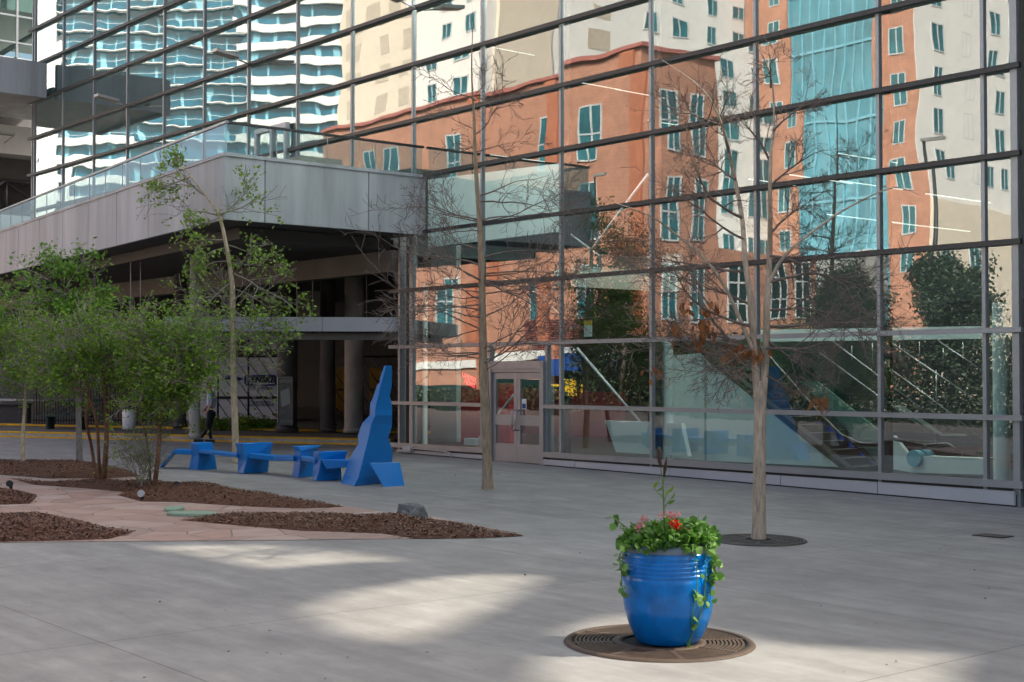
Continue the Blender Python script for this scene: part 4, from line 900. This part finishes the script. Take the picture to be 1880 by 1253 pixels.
# ------------------------------------------------------------------ blue pot and its plants
pc = G(1227, 1181); ZP = depth(pc); kp = ZP/FPX; pc = V((pc.x, pc.y, gz(pc.x)+.018)); hp = 176*kp
pot = empty('plant_pot', pc, 'large glossy blue glazed pot with ribbed band standing on a rusty grate', 'pot')
prof = [(56, 0), (58, 2), (65, 15), (71, 28), (76, 42), (80, 58), (82.5, 75), (84, 95), (84.5, 112), (83.5, 121)]
for i in range(5): z = 122+i*8; prof += [(82.8, z), (84.6, z+3.0), (84.6, z+5.0), (82.8, z+8)]
prof += [(83, 164), (82.3, 166)]
m = MB(); m.lathe([(r*kp, z*kp) for r, z in prof], pc, 64); m.build('body', M['potblue'], pot)
m = MB(); m.lathe([(r*kp, z*kp) for r, z in [(81.5, 166), (82, 170), (80.5, 180), (78, 181), (72, 180), (71, 166)]], pc, 64, caps=False); m.build('rim', M['potrim'], pot)
m = MB(); m.lathe([(70*kp, 164*kp), (70*kp, 170*kp), (30*kp, 174*kp), (2*kp, 175*kp)], pc, 32); m.build('soil', M['soil'], pot)
random.seed(31)
top = pc+V((0, 0, 172*kp))
pl = empty('geranium', top, 'bushy green geranium with red and pink blooms filling the blue pot', 'flowering plant')
m = MB()
for i in range(1050):
    q = random.uniform(0, 6.28); rr = math.sqrt(random.random())*86*kp; x, y = rr*math.cos(q), rr*math.sin(q)
    side = (V((x, y, 0)).dot(RT))/(86*kp)
    hmax = (44+14*noise.noise((x*9, y*9, 2))+14*side*(1 if side > 0 else .9)-26*(rr/(86*kp))**3)*kp
    z = hmax*(1-abs(random.gauss(0, .35)))
    if z < -14*kp: z = -10*kp
    out = V((x, y, 0)).normalized()
    m.leaf(top+V((x, y, z)), random.uniform(.045, .085), (out*random.uniform(.2, 1)+V((random.gauss(0, .5), random.gauss(0, .5), random.uniform(-.5, .5)))), 0, random.choice((.65, .95, 1.05)))
m.build('foliage', M['leafP'], pl)
m = MB()
for i in range(60):
    q = random.uniform(0, 6.28); rr = random.uniform(.1, .9)*80*kp; m.tube([top+V((rr*.3*math.cos(q), rr*.3*math.sin(q), -.02)), top+V((rr*math.cos(q), rr*math.sin(q), 44*kp))], .004, 4)
a = pz(1180, 1000, ZP); b_ = pz(1125, 950, ZP); m.tube([a, a.lerp(b_, .5)+V((0, 0, .02)), b_], .006, 5); m.build('stems', M['stem'], pl)
m = MB()
for i in range(16): q = pz(1180-55*i/15, 1000-50*i/15, ZP+random.uniform(-.03, .03)); m.leaf(q, .07, None, 0, .8)
for x, y in ((1120, 948), (1128, 960), (1135, 945)): m.leaf(pz(x, y, ZP), .08, None, 0, .8)
m.build('side_sprig', M['leafP'], pl)
def bloom(px, py, n_, sz, mt, nm):
    m = MB(); c = pz(px, py, ZP-.18)
    for _ in range(n_): d = rnd_dir(.2); m.leaf(c+d*sz*.55, sz, d, 0, 1.0)
    m.build(nm, mt, pl)
bloom(1239, 962, 26, .035, M['red'], 'red_bloom'); bloom(1240, 970, 14, .03, M['red'], 'red_bloom')
for x, y in ((1180, 958), (1184, 952), (1176, 966), (1226, 945), (1235, 948), (1243, 944), (1172, 970), (1262, 975), (1215, 948)): bloom(x, y, 12, .024, M['pink'], 'pink_bloom')
mt_ = empty('millet_spike', pz(1219, 960, ZP), 'tall thin grass stalk with two dark seed heads rising from the pot', 'plant')
m = MB()
for pts in ([(1219, 965), (1218, 900), (1213, 858), (1211, 822)], [(1220, 965), (1217, 900), (1220, 862), (1224, 838)]): m.tube(path3(pts, ZP), .0055, 5)
m.build('stems', M['stem'], mt_)
m = MB(); m.tube(path3([(1213, 858), (1211, 848), (1210, 832), (1209, 820)], ZP), [.008, .017, .017, .006], 8); m.tube(path3([(1219, 876), (1221, 860), (1224, 840)], ZP), [.008, .014, .005], 8); m.build('seed_heads', M['seed'], mt_)
m = MB()
for x, y in ((1200, 898), (1227, 905), (1230, 918), (1222, 912), (1224, 925), (1205, 902)): m.tube([pz(1218, y+14, ZP), pz(x, y, ZP)], .003, 4); m.leaf(pz(x, y, ZP), .075, V((RT.x*.5, RT.y*.5, random.uniform(.2, 1))), 0, .35)
m.build('leaves', M['leafB'], mt_)
def vine(label, strands, nlf, seed):
    random.seed(seed); t = empty('trailing_vine', pz(*strands[0][0], ZP-.2), label, 'vine', 'vines trailing from the pot')
    m = MB(); lf = MB()
    for pts in strands:
        q = []
        for x, y in pts:
            zz = max(0, (1181-y)*1.0); r_ = max(r0+(r1-r0)*(zz-z0)/max(z1-z0, .01) for (r0, z0), (r1, z1) in zip(prof[:-1], prof[1:]) if z0 <= zz <= z1+.001 or zz > 166)*kp+.035 if zz <= 166 else 84*kp+.04; dx = (x-1227)*kp; dz = math.sqrt(max(.0, r_*r_-min(dx*dx, r_*r_))) ; q.append(pz(x, y, ZP-dz-.005))
        P, _ = smooth(q, [1]*len(q)); m.tube(P, .0045, 5)
        for i in range(nlf): p = random.choice(P); lf.leaf(p-bk*.015+V((random.gauss(0, .012), random.gauss(0, .012), random.gauss(0, .012))), random.uniform(.045, .085), V((RT.x*random.gauss(0, 1), RT.y*random.gauss(0, 1), random.gauss(-.3, .6))), 0, .95)
    m.build('stem', M['vine'], t); lf.build('leaves', M['vine'], t)
vine('long vine trailing down the right front of the pot to the grate', [[(1270, 1000), (1279, 1040), (1279, 1090), (1272, 1120), (1270, 1150)], [(1296, 1000), (1296, 1060), (1292, 1100), (1282, 1140), (1268, 1170), (1262, 1186)]], 8, 5)
vine('leafy vine hanging off the right side of the pot', [[(1306, 1000), (1310, 1040), (1306, 1080), (1303, 1110)], [(1309, 1000), (1314, 1030), (1308, 1060)]], 22, 6)
vine('short pale vine hanging off the left side of the pot', [[(1148, 1000), (1142, 1030), (1141, 1060), (1143, 1085)], [(1150, 1000), (1138, 1020), (1140, 1045)]], 13, 7)

# ------------------------------------------------------------------ blue sculptural bench and spire
def z1px(ox, oy, s): return lambda x, y: (ox+x/s, oy+y/s)
q1 = z1px(270, 660, 3.76); q2 = z1px(620, 660, 5.014)
bench = empty('sculptural_bench', G(*q1(735, 783)), 'row of faceted bright blue benches zigzagging across the plaza', 'bench')
def blockpx(levels, dnear, Zfun, name='support'):
    # levels: (y, xl, xr_near_edge, xr) in zoom pixels ; near narrow face xl..xm, long face xm..xr running away
    m = MB(); secs = []
    for (xl, yl, xm, ym, xr2, yr) in levels:
        a, b_, c = pz(*q1(xl, yl), Zfun+.22), pz(*q1(xm, ym), Zfun), pz(*q1(xr2, yr), Zfun+dnear)
        a.z = b_.z; c.z = b_.z; d = a+(c-b_); secs.append([b_, c, d, a])
    m.loft(secs); return m.build(name, M['blue'], bench)
Zb = [depth(G(*q1(x, y))) for x, y in ((347, 765), (660, 792), (1047, 818), (1165, 842))]
blockpx([(286, 768, 347, 766, 484, 750), (306, 668, 356, 672, 470, 665), (297, 578, 344, 577, 452, 573)], .30, Zb[0])
blockpx([(622, 786, 664, 790, 836, 778), (626, 690, 686, 697, 845, 690), (608, 582, 655, 580, 872, 574)], .45, Zb[1])
blockpx([(998, 808, 1047, 818, 1185, 812), (1015, 700, 1058, 705, 1150, 700), (1016, 640, 1060, 634, 1180, 640), (1003, 607, 1040, 602, 1208, 598)], .45, Zb[2])
blockpx([(1142, 812, 1166, 841, 1345, 838), (1145, 752, 1190, 757, 1340, 755), (1145, 700, 1200, 690, 1370, 690), (1146, 642, 1190, 640, 1386, 632)], .4, Zb[3])
def slabpx(pts, Zl, wid, th, name='seat'):
    m = MB(); p = [pz(*q1(x, y), z) for (x, y), z in zip(pts, Zl)]
    w_ = bk*wid
    for a, b_ in zip(p[:-1], p[1:]):
        m.obox(a-V((0, 0, th)), b_-a, w_, (0, 0, th))
    return m.build(name, M['blue'], bench)
slabpx([(88, 737), (188, 622)], [Zb[0]+.3, Zb[0]+.3], .42, .05, 'ramp'); slabpx([(188, 622), (312, 628)], [Zb[0]+.3, Zb[0]+.2], .45, .10)
slabpx([(358, 625), (622, 655)], [Zb[0]-.02, Zb[1]+.12], .42, .075)
slabpx([(705, 650), (875, 668), (1012, 670)], [Zb[1]-.05, Zb[1]-.25, Zb[2]+.1], .45, .10)
slabpx([(1062, 668), (1160, 690)], [Zb[2]-.03, Zb[3]+.1], .45, .09)
m = MB(); a, b_, c, d = [pz(*q1(x, y), Zb[3]-.06) for x, y in ((1198, 692), (1398, 700), (1385, 746), (1238, 760))]; m.prism([a, b_, c, d], bk*.45); m.build('seat', M['blue'], bench)
gS = G(*q2(190, 1170)); ZS = ZS0 = depth(gS)
spire = empty('sculptural_spire', gS, 'tall jagged bright blue spire standing at the end of the blue benches', 'sculpture')
LV = [(1172, 22, 150, 480), (1120, 45, 175, 485), (1090, 55, 190, 490), (960, 100, 224, 505), (870, 140, 246, 507), (830, 165, 256, 500), (780, 190, 268, 480), (720, 183, 283, 468), (640, 207, 300, 497), (595, 225, 310, 503), (520, 293, 345, 503), (465, 294, 345, 502), (410, 297, 354, 500), (340, 328, 371, 480), (240, 360, 395, 500), (205, 390, 405, 500), (190, 383, 408, 500), (60, 425, 447, 501)]
secs = []
for y, l_, r_, q_ in LV:
    ZS = ZS0+.8*(1172-y)/1112; b_ = pz(*q2(r_, y), ZS); a = pz(*q2(l_, y), ZS+.75*(r_-l_)/130); c = pz(*q2(q_, y), ZS+.8*(q_-r_)/300); a.z = b_.z; c.z = b_.z
    bb_ = b_+(a-b_)*.75+(c-b_)*.75+bk*.12; secs.append([b_, c, bb_, a])
m = MB(); ZS = ZS0; m.loft(secs); m.build('blade', M['blue'], spire)
m = MB(); p = [pz(*q2(x, y), z) for x, y, z in ((290, 952, ZS+.02), (572, 946, ZS+.40), (622, 1196, ZS+.16), (438, 1196, ZS-.10))]; m.prism(p, bk*.09+V((0, 0, -.04))); m.build('foot', M['blue'], spire)

for o_ in list(bench.children)+list(spire.children):
    bv_ = o_.modifiers.new('edge', 'BEVEL'); bv_.width = .012; bv_.segments = 2; bv_.limit_method = 'ANGLE'; bv_.angle_limit = R_(25)
# ------------------------------------------------------------------ boulder, valve covers, ground lights
random.seed(41)
c = G(758, 958); m = MB(); kb = depth(c)/FPX
bm = bmesh.new(); bmesh.ops.create_icosphere(bm, subdivisions=4, radius=1)
for v_ in bm.verts:
    p = v_.co.copy(); s_ = 1+.22*noise.noise(p*1.3+V((3, 1, 5)))+.09*noise.noise(p*3.3)+.03*noise.noise(p*8)
    p *= s_; p.z = min(p.z, .86+.08*noise.noise((p.x*2, p.y*2, 0)))
    v_.co = V((p.x*34*kb, p.y*28*kb, p.z*36*kb))
ix = {}
for v_ in bm.verts: ix[v_] = len(m.v); m.v.append(c+v_.co+V((0, 0, .01)))
for f_ in bm.faces: m.f.append([ix[q] for q in f_.verts]); m.m.append(0); m.sm.append(False)
bm.free(); one(m, 'boulder', M['rock'], c, 'rough grey boulder at the back edge of the front mulch bed', 'boulder')
for x, y, rx, ry, lab in ((352, 947, 46, .22, 'long pale green valve cover lying in the flagstones'), (320, 938, 17, .28, 'small round pale green valve cover behind the long one'), (395, 952, 16, .16, 'small pale green valve cover at the tip of the front mulch bed')):
    c = G(x, y); k = depth(c)/FPX; m = MB(); n_ = 28
    ring = lambda s_, z: [c+RT*(rx*k*s_*math.cos(2*math.pi*i/n_))+bk*(ry*s_*math.sin(2*math.pi*i/n_))+V((0, 0, z+gz((c+RT*(rx*k*math.cos(2*math.pi*i/n_))).x)-gz(c.x))) for i in range(n_)]
    m.loft([ring(1, .005), ring(1, .04), ring(.93, .055), ring(.9, .05)]); one(m, 'valve_cover', M['valve'], c, lab, 'valve cover', 'green irrigation valve covers')
for x, y, lab in ((261, 920, 'small round ground light at the front edge of the middle mulch bed'), (326, 903, 'small black ground light inside the middle mulch bed'), (20, 901, 'small black ground light in the left mulch bed')):
    c = G(x, y); t = empty('ground_light', c, lab, 'light', 'small ground lights in the mulch'); m = MB(); m.tube([c, c+V((0, 0, .1))], .03, 8); m.build('stake', M['black'], t)
    m = MB(); m.tube([c+V((0, 0, .10)), c+V((0, 0, .12))-bk*.03, c+V((0, 0, .13))-bk*.09], [.03, .055, .06], 12); m.build('head', M['lampmtl'] if x == 261 else M['black'], t)

random.seed(77); m = MB()
for i in range(150):
    px_, py_ = random.uniform(250, 1880), random.choice((random.uniform(850, 935), random.uniform(870, 1250)))
    c = G(px_, py_)
    if c.y > -.6: continue
    m.leaf(c+V((0, 0, .006)), random.uniform(.01, .035), V((random.gauss(0, 1), random.gauss(0, 1), .05)), 0, random.uniform(.2, .7))
tag(m.build('leaf_litter', M['litter']), kind='stuff')
# ------------------------------------------------------------------ the walking person
pg = G(388, 813); Zp = depth(pg); per = empty('person', pg, 'person in pale blue shirt and dark trousers walking behind the maple', 'person')
hh = 1.72; ff = (RT*-1).normalized(); sd = V((-ff.y, ff.x, 0))
def pp(f_, s_, z): return pg+ff*f_+sd*s_+V((0, 0, z))
def skinbody(verts, edges, rad, name, mt, par, root=0):
    me = bpy.data.meshes.new(name); me.from_pydata([tuple(p-ORG[par.name]) for p in verts], edges, []); ob = bpy.data.objects.new(name, me); COL.objects.link(ob); ob.parent = par; ORG[ob.name] = ORG[par.name]
    md = ob.modifiers.new('s', 'SKIN'); md.use_smooth_shade = True
    for i, r in enumerate(rad): me.skin_vertices[0].data[i].radius = (r, r)
    me.skin_vertices[0].data[root].use_root = True
    ob.modifiers.new('d', 'SUBSURF').levels = 1; ob.modifiers['d'].render_levels = 1
    bpy.context.view_layer.update(); me2 = bpy.data.meshes.new_from_object(ob.evaluated_get(bpy.context.evaluated_depsgraph_get())); ob.modifiers.clear(); ob.data = me2; me2.materials.clear(); me2.materials.append(mt)
    return ob
bv = [pp(0, 0, .95), pp(0, 0, 1.15), pp(.02, 0, 1.38), pp(.03, 0, 1.48), pp(.05, 0, 1.56), pp(.07, 0, 1.64), pp(.02, .17, 1.40), pp(-.06, .22, 1.13), pp(.08, .21, .90), pp(.02, -.17, 1.40), pp(.10, -.22, 1.13), pp(.26, -.2, .94), pp(.13, .21, .82), pp(.32, -.2, .88)]
skinbody(bv, [(0, 1), (1, 2), (2, 3), (3, 4), (4, 5), (2, 6), (6, 7), (7, 8), (2, 9), (9, 10), (10, 11), (8, 12), (11, 13)], [.13, .13, .15, .06, .085, .09, .06, .045, .035, .06, .045, .035, .035, .035], 'body', M['skin'], per)
skinbody([pp(0, 0, .98), pp(0, 0, 1.15), pp(.02, 0, 1.39), pp(.02, .175, 1.40), pp(-.05, .22, 1.16), pp(.02, -.175, 1.40), pp(.09, -.22, 1.16)], [(0, 1), (1, 2), (2, 3), (3, 4), (2, 5), (5, 6)], [.15, .15, .165, .075, .06, .075, .06], 'shirt', M['shirt'], per)
skinbody([pp(0, 0, .96), pp(.02, .1, .85), pp(.10, .1, .48), pp(-.02, .1, .10), pp(.0, -.1, .85), pp(.06, -.1, .48), pp(.34, -.1, .12)], [(0, 1), (1, 2), (2, 3), (0, 4), (4, 5), (5, 6)], [.135, .095, .07, .05, .095, .07, .05], 'trousers', M['trouser'], per)
for s_, f_ in ((.1, -.02), (-.1, .34)):
    m = MB(); m.obox(pp(f_-.09, s_-.045, 0), ff*.27, sd*.09, (0, 0, .09)); m.build('shoe', M['black'], per)
m = MB(); m.lathe([(.02, .12), (.08, .10), (.105, .04), (.1, -.02)], pp(.05, 0, 1.64), 12); m.build('hair', M['hair'], per)

# ------------------------------------------------------------------ buildings across the plaza, seen in the glass
def winmesh(wd, ht, u, mts, cols=2, rows=2, prot=.06):
    m = MB(); u = V(u); nn = V((-u.y, u.x, 0)); z = V((0, 0, 1)); nn = nn if (nn.x+nn.y) > 0 else -nn
    m.obox(-u*wd/2-z*ht/2, u*wd, nn*prot*.5, z*ht, 0)
    t = .09
    for i in range(cols+1): m.obox(-u*wd/2+u*(wd*i/cols)-u*t/2-z*(ht/2+t/2), u*t, nn*prot, z*(ht+t), 1)
    for j in range(rows+1): m.obox(-u*(wd/2-t/2)-z*ht/2+z*(ht*j/rows)-z*t/2, u*(wd-t), nn*(prot*.9), z*t, 1)
    me = bpy.data.meshes.new('window'); me.from_pydata([tuple(p) for p in m.v], [], m.f)
    for q in mts: me.materials.append(q)
    me.polygons.foreach_set('material_index', m.m); return me
def windows(par, me, pts, name='window'):
    for p in pts: o = bpy.data.objects.new(name, me); COL.objects.link(o); o.parent = par; o.location = V(p)-ORG[par.name]
XO = my(1195, 120, -30).x; ZO = 18.5
ob_ = empty('brick_building', (-50, -32, 0), 'orange brick building with red coping and tall teal windows across the plaza', 'building')
B1('wall', M['orange'], ob_, ('box', (-66.5, -34.6, -1), (XO, -30, ZO)))
B1('coping', M['coping'], ob_, ('box', (-66.7, -34.8, ZO), (XO+.2, -29.8, ZO+.22)))
B1('podium', M['orange'], ob_, ('box', (XO-10, -43, -1), (XO-.1, -34.61, 9.0)))
for x in (XO-.9, XO-7.4, XO-14): B1('pier', M['orange2'], ob_, ('box', (x-.45, -29.98, 0), (x+.45, -29.8, ZO-.1)))
me = winmesh(1.4, 3.05, (1, 0, 0), [M['teal'], M['frame']])
cx_ = [my(px, 300, -30).x for px in (1085, 1008, 822, 690, 728)]
windows(ob_, me, [(x, -30, z) for x in cx_ for z in (6.5, 10.75, 15.0)])
me2 = winmesh(1.0, 3.0, (0, 1, 0), [M['teal'], M['frame']])
windows(ob_, me2, [(XO, y, z) for y in (-31.1, -33.0) for z in (6.5, 10.75, 15.0)])
me3 = winmesh(1.3, 3.2, (0, 1, 0), [M['tealdk'], M['frame']], 2, 3)
windows(ob_, me3, [(XO-.1, y, 6.6) for y in (-36.3, -39.6, -41.8)])
m = MB()
for i in range(14): m.box((XO-9, -29.95, 3.4+i*.12), (XO-3.2, -29.85, 3.45+i*.12))
m.build('louvre_panel', M['coping'], ob_)
B1('shop_band', M['whitest'], ob_, ('box', (-60, -29.99, 2.9), (XO, -29.9, 3.35)))
m = MB()
for i in range(26): a = my(985+i*6, 660, -28.6); m.box((a.x-.12, -29.9, 2.15), (a.x+.12, -28.9+.1*math.sin(i*2), 3.0))
m.build('awning', M['awning'], ob_)
B1('banner', M['banner'], ob_, ('box', (my(1000, 0, -29).x, -29.2, .9), (my(1060, 0, -29).x, -29.1, 1.75))); B1('banner', M['banner'], ob_, ('box', (my(1070, 0, -29).x, -29.2, .95), (my(1090, 0, -29).x, -29.1, 1.55)))
B1('shopfront', M['tealdk'], ob_, ('box', (-60, -29.985, 0), (XO-1.5, -29.88, 2.0)))
# pale tower behind it
XW = -61.7
tw = empty('pale_tower', (-75, -60, 0), 'tall cream and white tower rising behind the orange brick building', 'building')
xm = my(760, 0, -40).x
B1('wall', M['cream'], tw, ('box', (my(613, 0, -40).x, -46, -1), (xm, -40.4, 38)))
B1('wall', M['whitest'], tw, ('box', (xm+.01, -58, -1), (XW, -40, 38)))
B1('wall', M['cream'], tw, ('box', (XW-6, -46.5, -1), (XW+.25, -41.2, 38)))  # cream tone stands for the shade on this part of the white face
B1('wall', M['whitest'], tw, ('box', (XW-14, -69.3, -1), (XW-.02, -58.01, 38)))
me = winmesh(1.3, 1.25, (1, 0, 0), [M['teal'], M['frame']], 2, 1)
windows(tw, me, [(my(px, 0, -40).x, -40, 20.4+j*2.28) for px in (804, 858) for j in range(8)])
meB = winmesh(1.6, 1.35, (1, 0, 0), [M['creamdk'], M['creamdk']], 1, 1, .03)
windows(tw, meB, [(my(px, 0, -40.4).x, -40.4, 20.9+j*2.33) for px in (640, 697, 740) for j in range(8)])
me = winmesh(1.5, 1.35, (0, 1, 0), [M['teal'], M['frame']], 2, 1)
windows(tw, me, [(XW if mx(px, 0, XW).y > -58 else XW-.02, mx(px, 0, XW).y, 21.6+j*2.48) for px in (1212, 1265, 1325, 1378) for j in range(7)])
windows(tw, winmesh(1.5, 4.6, (0, 1, 0), [M['teal'], M['frame']], 2, 2), [(XW-.02, mx(px, 0, XW).y, z) for px in (1325, 1380) for z in (11.6, 18.0)])
meB = winmesh(1.9, 1.5, (0, 1, 0), [M['creamdk'], M['creamdk']], 1, 1, .03)
windows(tw, meB, [(XW, mx(1120, 0, XW).y, 21.9+j*2.5) for j in range(6)])
# rear wing with glass atrium, stepping back
YB = -69.24
rw = empty('atrium_wing', (-53, -75, 0), 'orange and white hotel wing with a tall teal glass atrium', 'building')
xa, xb, xc_, xd = [my(px, 0, YB).x for px in (1392, 1450, 1612, 1682)]
B1('brick_strip', M['orange'], rw, ('box', (xa, -80, -1), (xb, YB, 38)))
B1('atrium', M['atrium'], rw, ('box', (xb+.01, -80, -1), (xc_-.01, YB-.3, 38)))
B1('brick_strip', M['orange'], rw, ('box', (xc_, -80, -1), (xd-.06, YB+.02, 38)))
B1('wall', M['whitest'], rw, ('box', (xd-12, -110, -1), (xd-.05, -80.01, 38)))
B1('wall', M['cream'], rw, ('box', (xc_+.02, -84, -1), (xd+.15, YB-.02, 15.4)))
B1('podium', M['grayint'], rw, ('box', (xa+.3, YB-.1, -1), (xc_-.3, YB+2.5, 11.4)))
B1('podium_roof', M['whitest'], rw, ('box', (xa+.1, YB+.03, 11.41), (xc_-.1, YB+2.8, 11.75)))
m = MB()
for i in range(9): x = xb+(xc_-xb)*i/8; m.box((x-.06, YB-.3, 0), (x+.06, YB-.15, 38))
for z in (8.5, 12, 16.5, 22.8, 28, 33): m.box((xb+.02, YB-.3, z-.1), (xc_-.02, YB-.18, z+.1))
m.build('atrium_bars', M['curtain'], rw)
me = winmesh(1.2, 2.0, (1, 0, 0), [M['teal'], M['frame']], 2, 1)
windows(rw, me, [((xa+xb)/2+.3, YB, 10.5+j*3.3) for j in range(9)]); windows(rw, me, [((xc_+xd)/2, YB+.02, 10.5+j*3.3) for j in range(9)])
me = winmesh(1.25, 1.9, (0, 1, 0), [M['teal'], M['frame']], 2, 1)
windows(rw, me, [(xd-.05, mx(px, 0, xd).y, 18.2+j*3.1) for px in (1780, 1835, 1868) for j in range(6)])
windows(rw, me, [(xd+.15, y, z) for y in (-71.8, -75.6) for z in (5.2, 10.8)])
windows(rw, winmesh(1.25, 1.9, (0, 1, 0), [M['teal'], M['frame']], 2, 1), [(xd, mx(1722, 0, xd).y, 18.2+j*3.1) for j in range(6)])
B1('wall', M['whitest'], rw, ('box', (xc_+.02, -79.99, 15.41), (xd-.0, YB-.04, 38)))
# banded hotel far away
hu = V((RT.x, -RT.y, 0)); hn = V((-FW.x, FW.y, 0)).normalized()*-1
hn = V((.769, .639, 0)).normalized(); ho = flip(pz(440, 300, 220)); ho.z = 0
ht = empty('banded_hotel', (ho.x, ho.y, 0), 'distant teal glass hotel with white balcony bands', 'building')
kq = 220/FPX
def hb(name, mt, u0, u1, d0, d1, z0, z1, store=None):
    m = store or MB(); m.obox(ho+hu*u0-hn*d1+V((0, 0, z0)), hu*(u1-u0), hn*(d1-d0), (0, 0, z1-z0))
    if store is None: return m.build(name, mt, ht)
hb('glass_block', M['hotelglass'], 0, 200*kq+1, 0, 14, -1, 78); hb('glass_block', M['hotelglass'], -345*kq, -.02, 3, 16, -1, 78)
hb('white_pier', M['whitest'], -386*kq, -345*kq-.02, 2, 16, -1, 78)
for i in range(26):
    z = 3+i*2.95
    hb('balcony_band', M['whitest'], -.3, 200*kq+1.3, -.7, -.02, z, z+1.2)
    if z < 38.5: hb('balcony_band', M['whitest'], -345*kq, -205*kq, 2.0, 2.98, z, z+1.2)
for i in range(25):
    z = 3+i*2.95+.4
    hb('balcony_slab', M['whitest'], (-345 if z > 38.9 else -204)*kq+.02, -.4, 1.9, 2.98, z, z+.15)
m = MB()
for i in range(13):
    z = 3+(12+i)*2.95+.4; hb('', None, -345*kq+.1, -.45, 1.9, 1.94, z+1.15, z+1.2, m)
m.build('balcony_rails', M['whitest'], ht)
m = MB()
for i in range(26):
    for j in range(5):
        u = 1+j*3.4+random.uniform(-.6, .6); hb('', None, u, u+random.uniform(.3, .8), -.012, -.008, 3+i*2.95+1.3, 3+i*2.95+2.9, m)
    for j in range(8):
        u = -345*kq+1.5+j*3.5+random.uniform(-.6, .6); hb('', None, u, u+random.uniform(.25, .6), 2.985, 2.99, 3+i*2.95+.7, 3+i*2.95+2.9, m)
m.build('curtains', M['curtain'], ht)
# low cream and red building seen in the railing glass
B = empty('corner_shop', (-75, -22, 0), 'low cream and red brick building beyond the lane', 'building')
B1('wall', M['cream'], B, ('box', (-92, -40, 0), (-74, -24, 10))); B1('cornice', M['whitest'], B, ('box', (-92.3, -40.3, 10), (-73.7, -23.7, 10.6))); B1('brick_band', M['orange'], B, ('box', (-74.02, -39, 1), (-73.85, -25, 4.5)))
windows(B, winmesh(1.4, 2.2, (0, 1, 0), [M['tealdk'], M['frame']]), [(-73.99, y, 7) for y in (-37, -34, -31, -28)])
# trees and a lamp across the plaza (seen in the glass)
def blobtree(px, py, Y, wpx, hpx, label, leafm, n_, seed, lsz=.16, name='evergreen_tree', gaps=.5):
    random.seed(seed); c = my(px, py, Y); Zm = depth(flip(c)); k = Zm/FPX; g = V((c.x, c.y, gz(c.x)))
    t = empty(name, g, label, 'tree', 'trees across the plaza'); m = MB()
    P = [g, g+V((.1, 0, (c.z-g.z)*.5)), V((c.x, c.y, c.z+hpx*k*.3))]; m.tube(P, [.16, .12, .03], 8); tips = []
    for i in range(34):
        a = P[1].lerp(P[2], random.random()); d = rnd_dir(.25); limb(m, a, d, wpx*k*.5*random.uniform(.5, 1), .03, tips, 0, 2, [4, 3], 0, .25, 4, .008)
    m.build('trunk', M['twig'], t); m = MB(); leafy(m, tips, n_, .22, lsz, gaps, 0, .6); m.build('leaves', leafm, t)
blobtree(1745, 545, -27, 150, 150, 'dark evergreen tree opposite the hall corner', M['leafD'], 20, 51, gaps=.95)
blobtree(1545, 570, -28, 110, 80, 'dark bushy tree beside the brick podium', M['leafD'], 20, 52, gaps=.95)
blobtree(1150, 470, -25.5, 90, 150, 'thin tree with rust brown leaves in front of the brick building', M['leafE'], 9, 53, .13, 'autumn_tree', .6)
for hx0, hx1, hy, hh_, lab in ((-36, 6, -26.2, 3.6, 'tall dark hedge across the plaza behind the camera'), (-62, -37, -25.8, 1.3, 'low dark hedge in front of the brick building')):
    random.seed(61); hd = empty('hedge', ((hx0+hx1)/2, hy, gz(hx0)), lab, 'hedge', 'hedges across the plaza'); m = MB()
    for i in range(int((hx1-hx0)*hh_*620)):
        x = random.uniform(hx0, hx1); z = random.random()*hh_*(1+.18*noise.noise((x*.8, 0, 1))+.15*noise.noise((x*3, 2, 1))); m.leaf((x, hy+random.gauss(0, .5), gz(x)+z), random.uniform(.09, .18), None, 0, .7)
    m.build('leaves', M['leafD'], hd); m = MB()
    for i in range(int(hx1-hx0)): m.tube([(hx0+i+.5, hy, gz(hx0+i)), (hx0+i+.5+random.gauss(0, .2), hy, gz(hx0+i)+hh_*.7)], .06, 5)
    m.build('stems', M['twig'], hd)
for px, py, lab in ((1098, 330, 'dark green street lamp post in front of the brick building'), (1698, 265, 'dark street lamp post in front of the pale wing')):
    c = my(px, py, -26); g = V((c.x, c.y, gz(c.x))); t = empty('street_lamp', g, lab, 'street lamp', 'street lamps across the plaza')
    m = MB(); m.tube([g, V((c.x, c.y, c.z))], [.09, .06], 8); m.build('post', M['pole'], t); m = MB(); m.box(c+V((-.1, -.1, 0)), c+V((.9, .1, .12))); m.build('lamp_head', M['lampmtl'], t)
